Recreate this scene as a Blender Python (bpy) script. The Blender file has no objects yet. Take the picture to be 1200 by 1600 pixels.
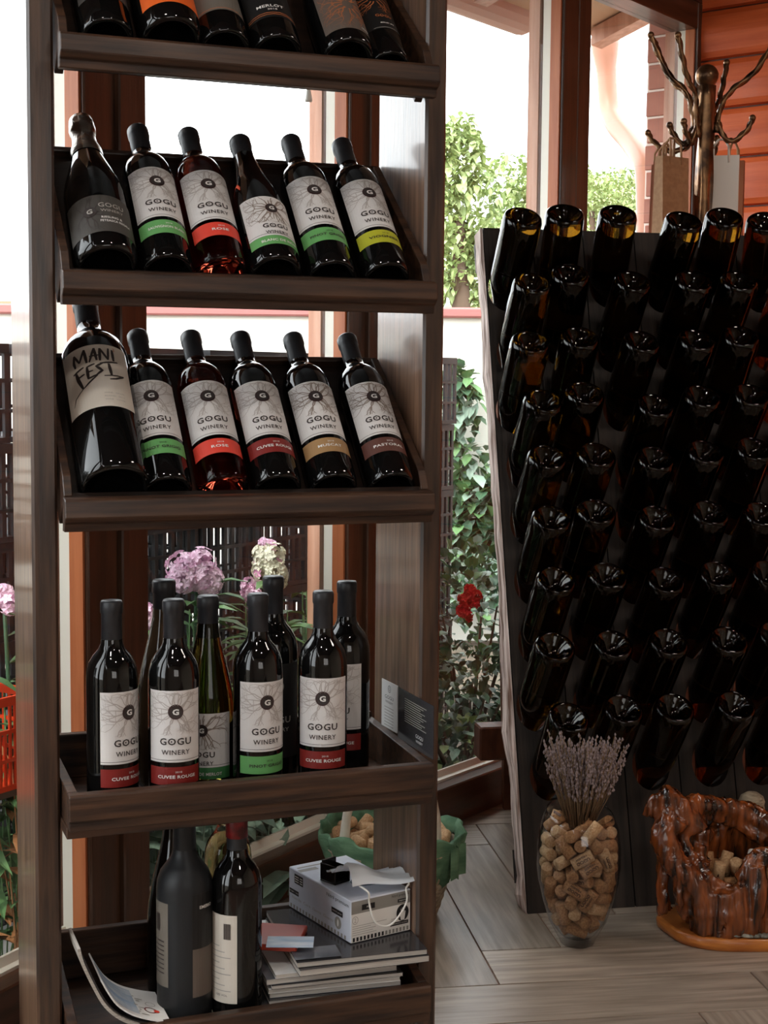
import bpy, bmesh, math, random
from mathutils import Vector, Matrix, noise
PI = math.pi
C = bpy.context.scene.collection
# ---------------------------------------------------------------- camera
F = 2311.0; CAMH = 1.12; PITCH = math.radians(5.2); ROLL = .009
cam_data = bpy.data.cameras.new('camera'); cam = bpy.data.objects.new('camera', cam_data); C.objects.link(cam)
cam_data.sensor_fit = 'VERTICAL'; cam_data.sensor_height = 36; cam_data.lens = F / 1600 * 36
cam_data.clip_start = .05; cam_data.clip_end = 400
CM = Matrix.Translation((0, 0, CAMH)) @ Matrix.Rotation(PI/2 - PITCH, 4, 'X') @ Matrix.Rotation(ROLL, 4, 'Z')
cam.matrix_world = CM
bpy.context.scene.camera = cam
# ---------------------------------------------------------------- world, lights, exposure
sc = bpy.context.scene
w = bpy.data.worlds.new('sky'); sc.world = w; w.use_nodes = True
wn = w.node_tree; wn.nodes.clear()
wo = wn.nodes.new('ShaderNodeOutputWorld'); wb = wn.nodes.new('ShaderNodeBackground')
wb.inputs[0].default_value = (.96, .975, 1.0, 1); wb.inputs[1].default_value = 6.0
wn.links.new(wb.outputs[0], wo.inputs[0])
sl = bpy.data.lights.new('sun', 'SUN'); sl.energy = 2.2; sl.angle = .03; sl.color = (1, .93, .82)
so = bpy.data.objects.new('sun', sl); so.rotation_euler = (math.radians(38), math.radians(-12), math.radians(-20)); C.objects.link(so)
def area(name, loc, rot, sx, sy, e, col=(1, 1, 1)):
    l = bpy.data.lights.new(name, 'AREA'); l.shape = 'RECTANGLE'; l.size = sx; l.size_y = sy; l.energy = e; l.color = col
    o = bpy.data.objects.new(name, l); o.location = loc; o.rotation_euler = rot; C.objects.link(o)
area('ceiling_lamp_light', (.75, .6, 2.6), (math.radians(8), 0, 0), .12, .12, 6, (1, .93, .84))
area('ceiling_lamp_light', (-.35, .9, 2.6), (math.radians(8), 0, 0), .12, .12, 6, (1, .93, .84))
area('ceiling_lamp_light', (1.9, 2.2, 2.7), (0, 0, 0), .4, .4, 12, (1, .88, .78))
area('rear_fill_light', (1.2, -1.9, 1.5), (math.radians(90), 0, 0), 1.6, 1.2, 16, (1, .97, .93))  # added room fill from behind the camera; no window is built there
vs = sc.view_settings; vs.view_transform = 'Standard'; vs.look = 'None'; vs.exposure = 0.16; vs.gamma = 1; vs.use_curve_mapping = False
random.seed(7)
# ---------------------------------------------------------------- pixel -> point helpers (real depth given)
CR = CM.to_3x3(); C0 = Vector((0, 0, CAMH))
def ray(px, py): return CR @ Vector(((px-600)/F, (800-py)/F, -1))
def at(px, py, Y): d = ray(px, py); return C0 + d*(Y/d.y)
def on_z(px, py, z=0): d = ray(px, py); return C0 + d*((z-CAMH)/d.z)
def on_plane(px, py, p, n): d = ray(px, py); return C0 + d*((p-C0).dot(n)/d.dot(n))
# ---------------------------------------------------------------- materials
def lin(c): return tuple((v/12.92 if v <= .04045 else ((v+.055)/1.055)**2.4) for v in c)
def rgb(r, g, b): return lin((r/255, g/255, b/255))
M = {}
def mat(name, col, rough=.5, metal=0, coat=0, spec=.5, trans=0, ior=1.45, noise_=None, bump=0, bscale=60, emit=None):
    m = bpy.data.materials.new(name); m.use_nodes = True; nt = m.node_tree; b = nt.nodes['Principled BSDF']
    b.inputs['Base Color'].default_value = (*col, 1); b.inputs['Roughness'].default_value = rough
    b.inputs['Metallic'].default_value = metal; b.inputs['Coat Weight'].default_value = coat; b.inputs['Coat Roughness'].default_value = .12
    b.inputs['Specular IOR Level'].default_value = spec; b.inputs['Transmission Weight'].default_value = trans; b.inputs['IOR'].default_value = ior
    tc = nt.nodes.new('ShaderNodeTexCoord')
    if noise_:
        sc_, c2, st = noise_      # scale, second colour, stretch
        mp = nt.nodes.new('ShaderNodeMapping'); mp.inputs['Scale'].default_value = st
        nz = nt.nodes.new('ShaderNodeTexNoise'); nz.inputs['Scale'].default_value = sc_; nz.inputs['Detail'].default_value = 5
        rp = nt.nodes.new('ShaderNodeValToRGB'); rp.color_ramp.elements[0].position = .36; rp.color_ramp.elements[1].position = .64
        rp.color_ramp.elements[0].color = (*col, 1); rp.color_ramp.elements[1].color = (*c2, 1)
        nt.links.new(tc.outputs['Object'], mp.inputs[0]); nt.links.new(mp.outputs[0], nz.inputs[0])
        nt.links.new(nz.outputs[0], rp.inputs[0]); nt.links.new(rp.outputs[0], b.inputs['Base Color'])
    if bump:
        n2 = nt.nodes.new('ShaderNodeTexNoise'); n2.inputs['Scale'].default_value = bscale; n2.inputs['Detail'].default_value = 4
        bp = nt.nodes.new('ShaderNodeBump'); bp.inputs['Strength'].default_value = bump; bp.inputs['Distance'].default_value = .002
        src = mp.outputs[0] if noise_ else tc.outputs['Object']
        nt.links.new(src, n2.inputs[0]); nt.links.new(n2.outputs[0], bp.inputs['Height']); nt.links.new(bp.outputs[0], b.inputs['Normal'])
    M[name] = m; return m
ST = {'x': (1, 14, 14), 'y': (14, 1, 14), 'z': (14, 14, 1)}
def wood(name, c1, c2, ax='x', rough=.38, coat=0, sc_=3.2, bump=.25): return mat(name, c1, rough, coat=coat, noise_=(sc_, c2, ST[ax]), bump=bump, bscale=14)
wood('walnut_x', rgb(38, 24, 17), rgb(74, 49, 33), 'x', .46, .08, 6); wood('walnut_z', rgb(40, 26, 18), rgb(78, 54, 38), 'z', .42, .4, 6); wood('walnut_lit', rgb(92, 66, 49), rgb(134, 102, 80), 'z', .38, .5, 6)  # last one: lighter copy of the same walnut, window light put into its colour
M['walnut_z'].node_tree.nodes['Principled BSDF'].inputs['Coat Roughness'].default_value = .28
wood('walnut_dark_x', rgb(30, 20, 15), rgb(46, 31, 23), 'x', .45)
wood('window_wood', rgb(60, 38, 25), rgb(84, 54, 37), 'z', .36, .3)
wood('window_wood_h', rgb(60, 38, 25), rgb(84, 54, 37), 'x', .36, .3)
wood('window_wood_lit', rgb(176, 98, 58), rgb(196, 118, 74), 'z', .4)  # brown window wood again, with sky light on the jamb put into its colour
wood('pink_wood', rgb(180, 128, 104), rgb(205, 158, 134), 'z', .45)
wood('rack_wood', rgb(30, 24, 20), rgb(52, 42, 35), 'z', .7, 0, 4, .5)
wood('worn_wood', rgb(116, 88, 74), rgb(226, 206, 196), 'z', .75, 0, 6, .6)
wood('log_wood', rgb(200, 86, 36), rgb(224, 106, 54), 'x', .5, .1, 2.2, .3)
wood('ceiling_wood', rgb(60, 30, 20), rgb(88, 46, 30), 'x', .5)
wood('strut_wood', rgb(84, 46, 30), rgb(116, 68, 46), 'z', .5)
for i, (a, b) in enumerate([((130, 116, 102), (162, 147, 132)), ((140, 126, 111), (170, 156, 141)), ((121, 108, 95), (154, 139, 125)), ((135, 121, 107), (177, 161, 145))]):
    wood('plank_tile_%d' % i, rgb(*a), rgb(*b), 'x', .34, 0, 5, .12)
mat('grout', rgb(120, 84, 66), .8)
mat('alu', rgb(246, 242, 228), .35)
mat('white_plastic', rgb(235, 233, 226), .35)
mat('plaster', rgb(205, 190, 170), .8)
mat('dark_glass', (.0035, .0035, .0035), .04, spec=.6)
mat('matte_glass', rgb(34, 35, 37), .42, spec=.35)
mat('olive_glass', (.20, .17, .035), .03, trans=1, ior=1.36)
mat('rack_glass', (.070, .030, .002), .03, trans=1, ior=1.4)
mat('rose_glass', (.75, .10, .05), .03, trans=1, ior=1.3)
mat('yellow_wine_glass', (.95, .88, .48), .03, trans=1, ior=1.3)
mat('brown_glass', (.055, .035, .02), .04, spec=.6)
mat('capsule_black', rgb(17, 17, 19), .42, bump=.25, bscale=90, noise_=(40, rgb(44, 45, 49), (1, 1, .5)))
mat('capsule_red', rgb(120, 20, 22), .35, noise_=(60, rgb(60, 12, 14), (1, 1, 1)))
mat('capsule_silver', rgb(150, 140, 130), .25, metal=.9, bump=.5, bscale=120)
mat('capsule_gold', rgb(150, 120, 60), .3, metal=.8)
mat('label_paper', rgb(214, 210, 208), .55)
mat('label_cream', rgb(205, 196, 184), .55)
mat('label_charcoal', rgb(66, 62, 58), .6)
mat('label_black', rgb(22, 21, 21), .5)
mat('label_grey', rgb(104, 98, 90), .55)
mat('label_orange', rgb(226, 98, 34), .5)
mat('label_brown', rgb(96, 84, 76), .55)
mat('ink_dark', rgb(52, 44, 42), .5)
mat('ink_emblem', rgb(58, 34, 34), .5)
mat('ink_root', rgb(178, 170, 165), .6)
mat('ink_root_strong', rgb(140, 126, 116), .6)
mat('ink_copper', rgb(178, 104, 62), .4)
mat('ink_white', rgb(225, 222, 218), .5)
mat('ink_light', rgb(160, 155, 148), .5)
mat('band_green', rgb(98, 160, 92), .5); mat('band_deep_green', rgb(62, 120, 70), .5)
mat('band_red', rgb(216, 66, 50), .5); mat('band_dark_red', rgb(124, 30, 25), .5)
mat('band_yellow', rgb(176, 176, 44), .5); mat('band_tan', rgb(160, 124, 82), .5); mat('band_brown', rgb(92, 54, 46), .5)
mat('paper_white', rgb(225, 224, 222), .6); mat('paper_edge', rgb(196, 188, 178), .8, noise_=(220, rgb(160, 152, 144), (.05, .05, 6)))
mat('glossy_dark_paper', rgb(58, 56, 58), .15)
mat('cover_grey', rgb(120, 122, 128), .25, noise_=(9, rgb(70, 72, 80), (1, 1, 1)))
mat('cover_red', rgb(170, 62, 44), .3)
mat('cover_blue', rgb(150, 175, 205), .25, noise_=(14, rgb(205, 215, 225), (1, 4, 1)))
mat('box_silver', rgb(186, 190, 204), .4, noise_=(7, rgb(214, 217, 226), (1, 1, 1))); mat('box_white', rgb(224, 220, 214), .5)
mat('box_grey', rgb(140, 136, 130), .45); mat('black_print', rgb(26, 24, 26), .5); mat('box_hole_blue', rgb(70, 92, 112), .6)
mat('mask_cloth', rgb(226, 232, 238), .85); mat('mask_cord', rgb(236, 234, 228), .8)
mat('steel_dark', rgb(40, 36, 36), .25, metal=.7)
mat('cork', rgb(176, 132, 90), .85, noise_=(260, rgb(140, 98, 64), (1, 1, 1)), bump=.3, bscale=400)
mat('cork_pale', rgb(200, 166, 126), .85, noise_=(260, rgb(170, 130, 92), (1, 1, 1)), bump=.3, bscale=400)
mat('cork_ink', rgb(70, 44, 34), .8)
mat('plastic_cork', rgb(216, 216, 208), .4)
mat('crepe', rgb(70, 104, 78), .85, bump=.6, bscale=90, noise_=(14, rgb(104, 138, 106), (1, 1, 3)))
mat('wicker', rgb(176, 160, 136), .8, noise_=(60, rgb(128, 112, 92), (1, 1, 4)), bump=.6, bscale=80)
mat('birch', rgb(222, 212, 196), .7, noise_=(26, rgb(176, 160, 140), (1, 1, .5)), bump=.4, bscale=60)
mat('lavender_flower', rgb(132, 118, 120), .9, noise_=(150, rgb(166, 150, 150), (1, 1, 1))); mat('dry_stem', rgb(128, 104, 78), .9)
mat('dark_straw', rgb(96, 80, 66), .9)
mat('iron', rgb(70, 52, 40), .28, metal=.8, noise_=(24, rgb(150, 112, 78), (1, 1, 1)), bump=.4, bscale=30)
mat('kraft', rgb(172, 132, 96), .75, noise_=(80, rgb(158, 118, 84), (1, 1, 1))); mat('kraft_dark', rgb(140, 82, 52), .75); mat('white_bag', rgb(236, 230, 220), .5)
mat('root_wood', rgb(30, 14, 8), .24, coat=.45, noise_=(18, rgb(150, 78, 34), (3, 3, .35)), bump=1, bscale=26)
_r = M['root_wood'].node_tree.nodes['Color Ramp'].color_ramp; _r.elements[0].position = .36; _r.elements[1].position = .68
mat('slab_wood', rgb(160, 88, 34), .35, coat=.3, noise_=(5, rgb(206, 128, 58), (2, 2, 12)), bump=.3, bscale=20)
mat('pebble', rgb(112, 110, 100), .5); mat('pebble_pale', rgb(160, 156, 142), .5)
mat('black', (.004, .004, .004), .8)
# outside
mat('crate_plastic', rgb(44, 42, 44), .5); mat('crate_red', rgb(226, 72, 34), .5)
mat('render_wall', rgb(224, 222, 210), .9, noise_=(2, rgb(236, 234, 224), (1, 1, .4))); mat('coping', rgb(176, 112, 108), .8)
mat('paving', rgb(150, 150, 150), .85); mat('soil', rgb(98, 88, 74), .95, noise_=(9, rgb(70, 62, 52), (1, 1, 1)))
mat('grass', rgb(110, 130, 80), .95, noise_=(3, rgb(130, 140, 96), (1, 1, 1)))
for n_, a, b in [('leaf_green', (76, 112, 68), (106, 142, 92)), ('leaf_dark', (46, 78, 54), (76, 108, 80)), ('leaf_grey', (104, 128, 112), (140, 160, 142)), ('leaf_pale', (150, 170, 112), (184, 196, 140)), ('leaf_tree', (128, 150, 90), (164, 178, 116))]:
    mat(n_, rgb(*a), .5, noise_=(6, rgb(*b), (1, 1, 1)))
mat('leaf_rust', rgb(160, 110, 70), .6)
mat('petal_pink', rgb(252, 218, 238), .7); mat('petal_cream', rgb(226, 224, 204), .7); mat('petal_red', rgb(206, 30, 34), .6); mat('petal_core', rgb(236, 176, 208), .7)
mat('bark', rgb(90, 74, 60), .9)
mat('gutter', rgb(190, 138, 116), .4); mat('soffit', rgb(196, 160, 130), .7); mat('brick', rgb(176, 124, 108), .85, noise_=(8, rgb(160, 106, 92), (1, 1, 1))); mat('mortar', rgb(238, 226, 214), .9)
mat('roof_tile', rgb(190, 130, 104), .8); mat('roof_green', rgb(150, 170, 156), .8)
# clear panes: a mix of transparent and mirror by angle (thin, non-refracting)
def thin_glass(name, tint, k=1.0):
    m = bpy.data.materials.new(name); m.use_nodes = True; nt = m.node_tree; nt.nodes.clear()
    o = nt.nodes.new('ShaderNodeOutputMaterial'); mx = nt.nodes.new('ShaderNodeMixShader'); t = nt.nodes.new('ShaderNodeBsdfTransparent'); g = nt.nodes.new('ShaderNodeBsdfGlossy'); f = nt.nodes.new('ShaderNodeLayerWeight'); f.inputs[0].default_value = .5
    t.inputs[0].default_value = (*tint, 1); g.inputs['Roughness'].default_value = .02
    pw = nt.nodes.new('ShaderNodeMath'); pw.operation = 'POWER'; pw.inputs[1].default_value = 4.5
    ml = nt.nodes.new('ShaderNodeMath'); ml.operation = 'MULTIPLY_ADD'; ml.inputs[1].default_value = .94*k; ml.inputs[2].default_value = .035*k
    nt.links.new(f.outputs['Facing'], pw.inputs[0]); nt.links.new(pw.outputs[0], ml.inputs[0]); nt.links.new(ml.outputs[0], mx.inputs[0]); nt.links.new(t.outputs[0], mx.inputs[1]); nt.links.new(g.outputs[0], mx.inputs[2]); nt.links.new(mx.outputs[0], o.inputs[0]); M[name] = m
thin_glass('pane_glass', (.93, .95, .95), .8); thin_glass('vase_glass', (.95, .96, .97), 1.0); thin_glass('acrylic', (.72, .72, .74), 1.2)
# ---------------------------------------------------------------- mesh builder
class MB:
    def __init__(s): s.v = []; s.f = []; s.m = []; s.mi = 0; s.sm = []; s.smooth = False
    def add(s, vs, fs, X=None):
        k = len(s.v)
        for v in vs: s.v.append(X @ Vector(v) if X else Vector(v))
        for f in fs: s.f.append(tuple(i+k for i in f)); s.m.append(s.mi); s.sm.append(s.smooth)
    def box(s, a, b, X=None):
        x0, y0, z0 = a; x1, y1, z1 = b
        s.add([(x0, y0, z0), (x1, y0, z0), (x1, y1, z0), (x0, y1, z0), (x0, y0, z1), (x1, y0, z1), (x1, y1, z1), (x0, y1, z1)],
              [(0, 3, 2, 1), (4, 5, 6, 7), (0, 1, 5, 4), (1, 2, 6, 5), (2, 3, 7, 6), (3, 0, 4, 7)], X)
    def prism(s, prof, x0, x1, X=None):      # profile (y,z) extruded along x
        n = len(prof)
        s.add([(x0, y, z) for y, z in prof] + [(x1, y, z) for y, z in prof],
              [(i, (i+1) % n, n+(i+1) % n, n+i) for i in range(n)] + [tuple(range(n))[::-1], tuple(range(n, 2*n))], X)
    def lathe(s, prof, n=32, X=None, close=False):
        vs = []; fs = []; idx = []
        for r, z in prof:
            if r < 1e-6: idx.append([len(vs)]*n); vs.append((0, 0, z))
            else: idx.append([len(vs)+k for k in range(n)]); vs += [(r*math.cos(2*PI*k/n), r*math.sin(2*PI*k/n), z) for k in range(n)]
        for a, b in zip(idx, idx[1:]):
            for k in range(n):
                q = [a[k], a[(k+1) % n], b[(k+1) % n], b[k]]; q = list(dict.fromkeys(q))
                if len(q) > 2: fs.append(tuple(q))
        o = s.smooth; s.smooth = True; s.add(vs, fs, X); s.smooth = o
    def tube(s, pts, rad, n=8, X=None, twist=0, flat=1.0):
        pts = [Vector(p) for p in pts]; N = len(pts)
        if not hasattr(rad, '__len__'): rad = [rad]*N
        vs = []; up = None
        for i, p in enumerate(pts):
            t = (pts[min(i+1, N-1)] - pts[max(i-1, 0)]).normalized()
            if up is None: up = Vector((0, 0, 1)) if abs(t.z) < .9 else Vector((1, 0, 0))
            a = t.cross(up).normalized(); up = a.cross(t).normalized()
            for k in range(n):
                th = 2*PI*k/n + twist*i
                q = rad[i]*(1 if flat == 1 else (flat if k % 2 else 1))
                vs.append(p + a*math.cos(th)*q + up*math.sin(th)*q)
        fs = [(i*n+k, i*n+(k+1) % n, (i+1)*n+(k+1) % n, (i+1)*n+k) for i in range(N-1) for k in range(n)]
        fs += [tuple(range(n))[::-1], tuple(range((N-1)*n, N*n))]
        o = s.smooth; s.smooth = True; s.add(vs, fs, X); s.smooth = o
    def build(s, name, mats, parent=None, bevel=0, loc=None, rot=None):
        me = bpy.data.meshes.new(name); me.from_pydata([tuple(v) for v in s.v], [], s.f)
        if not isinstance(mats, (list, tuple)): mats = [mats]
        for m in mats: me.materials.append(M[m])
        me.polygons.foreach_set('material_index', s.m); me.polygons.foreach_set('use_smooth', s.sm)
        me.update()
        if bevel or True:
            bm = bmesh.new(); bm.from_mesh(me)
            if bevel: bmesh.ops.bevel(bm, geom=bm.edges[:], offset=bevel, segments=1, affect='EDGES', clamp_overlap=True)
            if not getattr(s, 'open', False): bmesh.ops.recalc_face_normals(bm, faces=bm.faces[:])
            bm.to_mesh(me); bm.free()
        o = bpy.data.objects.new(name, me); C.objects.link(o)
        if parent: o.parent = parent
        if loc is not None: o.location = loc
        if rot is not None: o.rotation_euler = rot
        return o
def tag(o, label=None, cat=None, group=None, kind=None):
    if label: o['label'] = label
    if cat: o['category'] = cat
    if group: o['group'] = group
    if kind: o['kind'] = kind
    return o
def empty(name, loc=(0, 0, 0), rz=0, mw=None):
    o = bpy.data.objects.new(name, None); C.objects.link(o); o.empty_display_size = .05
    if mw is not None: o.matrix_world = mw
    else: o.location = loc; o.rotation_euler = (0, 0, rz)
    return o
def copy_tree(o, parent=None):
    c = o.copy(); C.objects.link(c)
    if parent: c.parent = parent
    for ch in [x for x in ALLCH.get(o.name, [])]: copy_tree(ch, c)
    return c
ALLCH = {}
def reg(o):
    ALLCH[o.name] = list(o.children)
    for ch in o.children: reg(ch)
def frame_on(axis, loc, spin=0, side=None):    # matrix whose z is axis
    z = Vector(axis).normalized(); x = (side or Vector((1, 0, 0))); x = (x - z*x.dot(z)).normalized(); y = z.cross(x)
    m = Matrix((x, y, z)).transposed().to_4x4(); return Matrix.Translation(loc) @ m @ Matrix.Rotation(spin, 4, 'Z')
# text outlines as flat polygons
TC = {}
def text(s_, size=1.0, space=1.0, bold=0.0, shear=0):
    key = (s_, space, bold)
    if key not in TC:
        cu = bpy.data.curves.new('t', 'FONT'); cu.body = s_; cu.align_x = 'CENTER'; cu.align_y = 'CENTER'; cu.size = 1; cu.space_character = space; cu.offset = bold; cu.resolution_u = 2
        o = bpy.data.objects.new('t', cu); C.objects.link(o); dg = bpy.context.evaluated_depsgraph_get(); dg.update()
        me = bpy.data.meshes.new_from_object(o.evaluated_get(dg))
        TC[key] = ([tuple(v.co) for v in me.vertices], [tuple(p.vertices) for p in me.polygons])
        bpy.data.objects.remove(o); bpy.data.meshes.remove(me)
    vs, fs = TC[key]; return [(x*size+shear*y*size, y*size) for x, y, z in vs], fs
def put_text(mb, s_, cx, cy, height, fn, mi, width=None, space=1.0, bold=.0, shear=0):
    """height = cap height; fn maps (x, y, lift) to a point; printed through fn with a small lift"""
    vs, fs = text(s_, 1, space, bold, shear)
    x0 = min(v[0] for v in vs); x1 = max(v[0] for v in vs); y0 = min(v[1] for v in vs); y1 = max(v[1] for v in vs)
    ky = height/(y1-y0); kx = (width/(x1-x0)) if width else ky
    o = mb.mi; mb.mi = mi
    mb.add([fn(cx+(x-(x0+x1)/2)*kx, cy+(y-(y0+y1)/2)*ky, 2) for x, y in vs], fs); mb.mi = o
def disc2(mb, cx, cy, r, fn, mi, lift, n=20, r0=0, sx=1):
    o = mb.mi; mb.mi = mi
    ring = [fn(cx+r*sx*math.cos(2*PI*k/n), cy+r*math.sin(2*PI*k/n), lift) for k in range(n)]
    if r0:
        r2 = [fn(cx+r0*sx*math.cos(2*PI*k/n), cy+r0*math.sin(2*PI*k/n), lift) for k in range(n)]
        mb.add(ring+r2, [(k, (k+1) % n, n+(k+1) % n, n+k) for k in range(n)])
    else: mb.add(ring, [tuple(range(n))])
    mb.mi = o
def rect2(mb, x0, y0, x1, y1, fn, mi, lift, nx=1):
    o = mb.mi; mb.mi = mi; vs = []; fs = []
    for i in range(nx+1):
        x = x0+(x1-x0)*i/nx; vs += [fn(x, y0, lift), fn(x, y1, lift)]
    for i in range(nx): fs.append((2*i, 2*i+2, 2*i+3, 2*i+1))
    mb.add(vs, fs); mb.mi = o
def stroke2(mb, pts, wd, fn, mi, lift=1):
    o = mb.mi; mb.mi = mi; n = len(pts); vs = []
    for i, (x, y) in enumerate(pts):
        ax, ay = pts[max(i-1, 0)]; bx, by = pts[min(i+1, n-1)]; L = math.hypot(bx-ax, by-ay) or 1; nx, ny = -(by-ay)/L, (bx-ax)/L
        ww = wd[i] if hasattr(wd, '__len__') else wd
        vs += [fn(x+nx*ww/2, y+ny*ww/2, lift), fn(x-nx*ww/2, y-ny*ww/2, lift)]
    mb.add(vs, [(2*i, 2*i+2, 2*i+3, 2*i+1) for i in range(n-1)]); mb.mi = o
ORD = ['first', 'second', 'third', 'fourth', 'fifth', 'sixth', 'seventh', 'eighth', 'ninth', 'tenth', 'eleventh']
def struct(o): o['kind'] = 'structure'; return o
# ================================================================ room shell
A = Vector((-.491, 2.67, 0)); B = Vector((-.058, 3.363, 0)); Cm = Vector((.497, 4.086, 0)); D = Vector((.949, 4.675, 0))
L1 = Vector((-1.12, 1.487, 0)); L2 = Vector((-1.55, -.1, 0)); L3 = Vector((-1.6, -2.2, 0))
WD = Vector((.793, -.609, 0)); E1 = D + WD*3.2
TOPZ = 2.19; HEADZ = 2.27
def plan(pts, z0, z1, name, m):
    mb = MB(); n = len(pts)
    mb.add([(p[0], p[1], z0) for p in pts] + [(p[0], p[1], z1) for p in pts], [tuple(range(n))[::-1], tuple(range(n, 2*n))] + [(i, (i+1) % n, n+(i+1) % n, n+i) for i in range(n)])
    return struct(mb.build(name, m))
def offs(P, Q, o): d = (Q-P).normalized(); return Vector((-d.y, d.x, 0))*o
room = [L3, L2, L1, A, B, Cm, D, E1, Vector((E1.x, -2.2, 0))]
floor = plan([(p.x, p.y) for p in room], -.12, -.003, 'floor', 'grout')
# herringbone planks, each its own piece
ang = math.radians(8.5); ua = Vector((math.cos(ang), math.sin(ang), 0)); va = Vector((-math.sin(ang), math.cos(ang), 0)); W_ = .1625; LL = .65; U0 = .612; V0 = 2.592
def clip(poly, P, Q):       # keep the side right of P->Q (inside the room)
    d = Q-P; out = []
    def sd(p): return -(d.x*(p[1]-P.y) - d.y*(p[0]-P.x))
    for i in range(len(poly)):
        a, b = poly[i], poly[(i+1) % len(poly)]; sa, sb = sd(a), sd(b)
        if sa >= 0: out.append(a)
        if (sa >= 0) != (sb >= 0): t = sa/(sa-sb); out.append((a[0]+(b[0]-a[0])*t, a[1]+(b[1]-a[1])*t))
    return out
rt = random.Random(3)
def tile(u0, v0, u1, v1, along_u):
    g = .0016; poly = []
    for u, v in ((u0+g, v0+g), (u1-g, v0+g), (u1-g, v1-g), (u0+g, v1-g)): p = ua*u+va*v; poly.append((p.x, p.y))
    cx = sum(p[0] for p in poly)/4; cy = sum(p[1] for p in poly)/4
    if not (-1.25 < cx < 2.3 and 1.0 < cy < 4.9): return
    for P, Q in ((L1, A), (A, B), (B, Cm), (Cm, D), (D, E1)):
        poly = clip(poly, P, Q)
        if len(poly) < 3: return
    rz = ang + (0 if along_u else PI/2); R = Matrix.Rotation(-rz, 3, 'Z'); n = len(poly)
    pl_ = [R @ Vector((x-cx, y-cy, 0)) for x, y in poly]
    mb = MB(); mb.add([(p.x, p.y, -.006) for p in pl_] + [(p.x, p.y, -.0008) for p in pl_] + [(p.x*.998, p.y*.994, 0) for p in pl_],
        [tuple(range(2*n, 3*n))] + [(i, (i+1) % n, n+(i+1) % n, n+i) for i in range(n)] + [(n+i, n+(i+1) % n, 2*n+(i+1) % n, 2*n+i) for i in range(n)])
    # grain differs from plank to plank: shift of the object's origin along its own length
    sh = Vector((rt.uniform(-3, 3), rt.uniform(-3, 3), 0)); mb.v = [v+sh for v in mb.v]
    o = mb.build('plank', 'plank_tile_%d' % rt.randrange(4), floor); o.rotation_euler = (0, 0, rz); o.location = Vector((cx, cy, 0)) - Matrix.Rotation(rz, 3, 'Z') @ sh
for i in range(-16, 17):
    for k in range(-6, 7):
        u = U0 + i*W_ + k*LL; v = V0 + i*W_ - k*LL
        tile(u, v, u+LL, v+W_, True); tile(u, v+W_, u+W_, v+W_+LL, False)
# window facets
def window(name, P, Q, wl, wr, bottom=.10):
    d = (Q-P).normalized(); n = Vector((-d.y, d.x, 0)); L = (Q-P).length
    X = Matrix((d, n, (0, 0, 1))).transposed().to_4x4()
    root = empty(name); root.matrix_world = Matrix.Translation(P) @ X; root['kind'] = 'structure'
    def pc(nm, a, b, m, bev=.003): mb = MB(); mb.box(a, b); return mb.build(nm, m, root, bev)
    pc('stile', (0, -.02, 0), (wl, .075, HEADZ), 'window_wood'); pc('stile', (L-wr, -.02, 0), (L, .018, HEADZ), 'window_wood')
    pc('inner_lip', (L-wr-.006, -.012, bottom), (L-wr+.001, .018, TOPZ), 'window_wood_lit', 0)  # same wood as the stile, coloured as lit by the sky
    pc('seal_strip', (L-wr-.003, .018, bottom), (L-wr+.02, .043, TOPZ), 'alu', 0)
    pc('outer_frame', (L-wr-.007, .052, bottom), (L-.001, .085, TOPZ), 'pink_wood', 0)
    pc('bottom_rail', (wl, -.02, 0), (L-wr, .06, bottom), 'window_wood_h'); pc('top_rail', (wl, -.02, TOPZ), (L-wr, .07, HEADZ), 'window_wood_h')
    s_ = MB(); s_.prism([(.022, bottom), (.044, bottom), (.044, bottom+.024), (.038, bottom+.024), (.034, bottom+.008), (.022, bottom+.006)], wl, L-wr-.003); s_.build('sill_strip', 'alu', root)
    pc('glass_pane', (wl, .0445, bottom+.0), (L-wr-.003, .0495, TOPZ), 'pane_glass', 0)
    return root
window('window_1', L1, A, .06, .095); window('window_2', A, B, .074, .074); window('window_3', B, Cm, .095, .078); window('window_4', Cm, D, .066, .03)
window('window_5', L2, L1, .08, .08)
for k, (P, nm) in enumerate(((A, 'trim_1'), (B, 'trim_2'), (L1, 'trim_3'))):
    mb = MB(); mb.box((-.012, -.032, 0), (.012, .0, HEADZ)); o = struct(mb.build(nm, 'window_wood', bevel=.003)); o.location = P; o.rotation_euler = (0, 0, math.radians(60))
plan([L3, L2, L2+offs(L3, L2, .1), L3+offs(L3, L2, .1)], 0, 2.6, 'wall_left', 'plaster')
# log wall (right), each log a piece
wr_ = plan([D+Vector((.609, .793, 0))*.02, E1+Vector((.609, .793, 0))*.02, E1+Vector((.609, .793, 0))*.14, D+Vector((.609, .793, 0))*.14], 0, 3.6, 'wall_right', 'ceiling_wood')
zz = .0
while zz < 3.3:
    mb = MB(); h = .146; prof = [(.02, 0), (.004, .004), (-.004, .02), (-.007, h*.5), (-.004, h-.02), (.004, h-.004), (.02, h)]
    mb.prism(prof, 0, 3.2); mb.v = [v + Vector((zz*3.1, zz*1.7, 0)) for v in mb.v]
    o = mb.build('log_plank', 'log_wood', wr_); R = Matrix((WD, Vector((.609, .793, 0)), (0, 0, 1))).transposed().to_4x4()
    o.matrix_world = Matrix.Translation(D + Vector((0, 0, zz+.002)) - R.to_3x3() @ Vector((zz*3.1, zz*1.7, 0))) @ R; zz += .15
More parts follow.
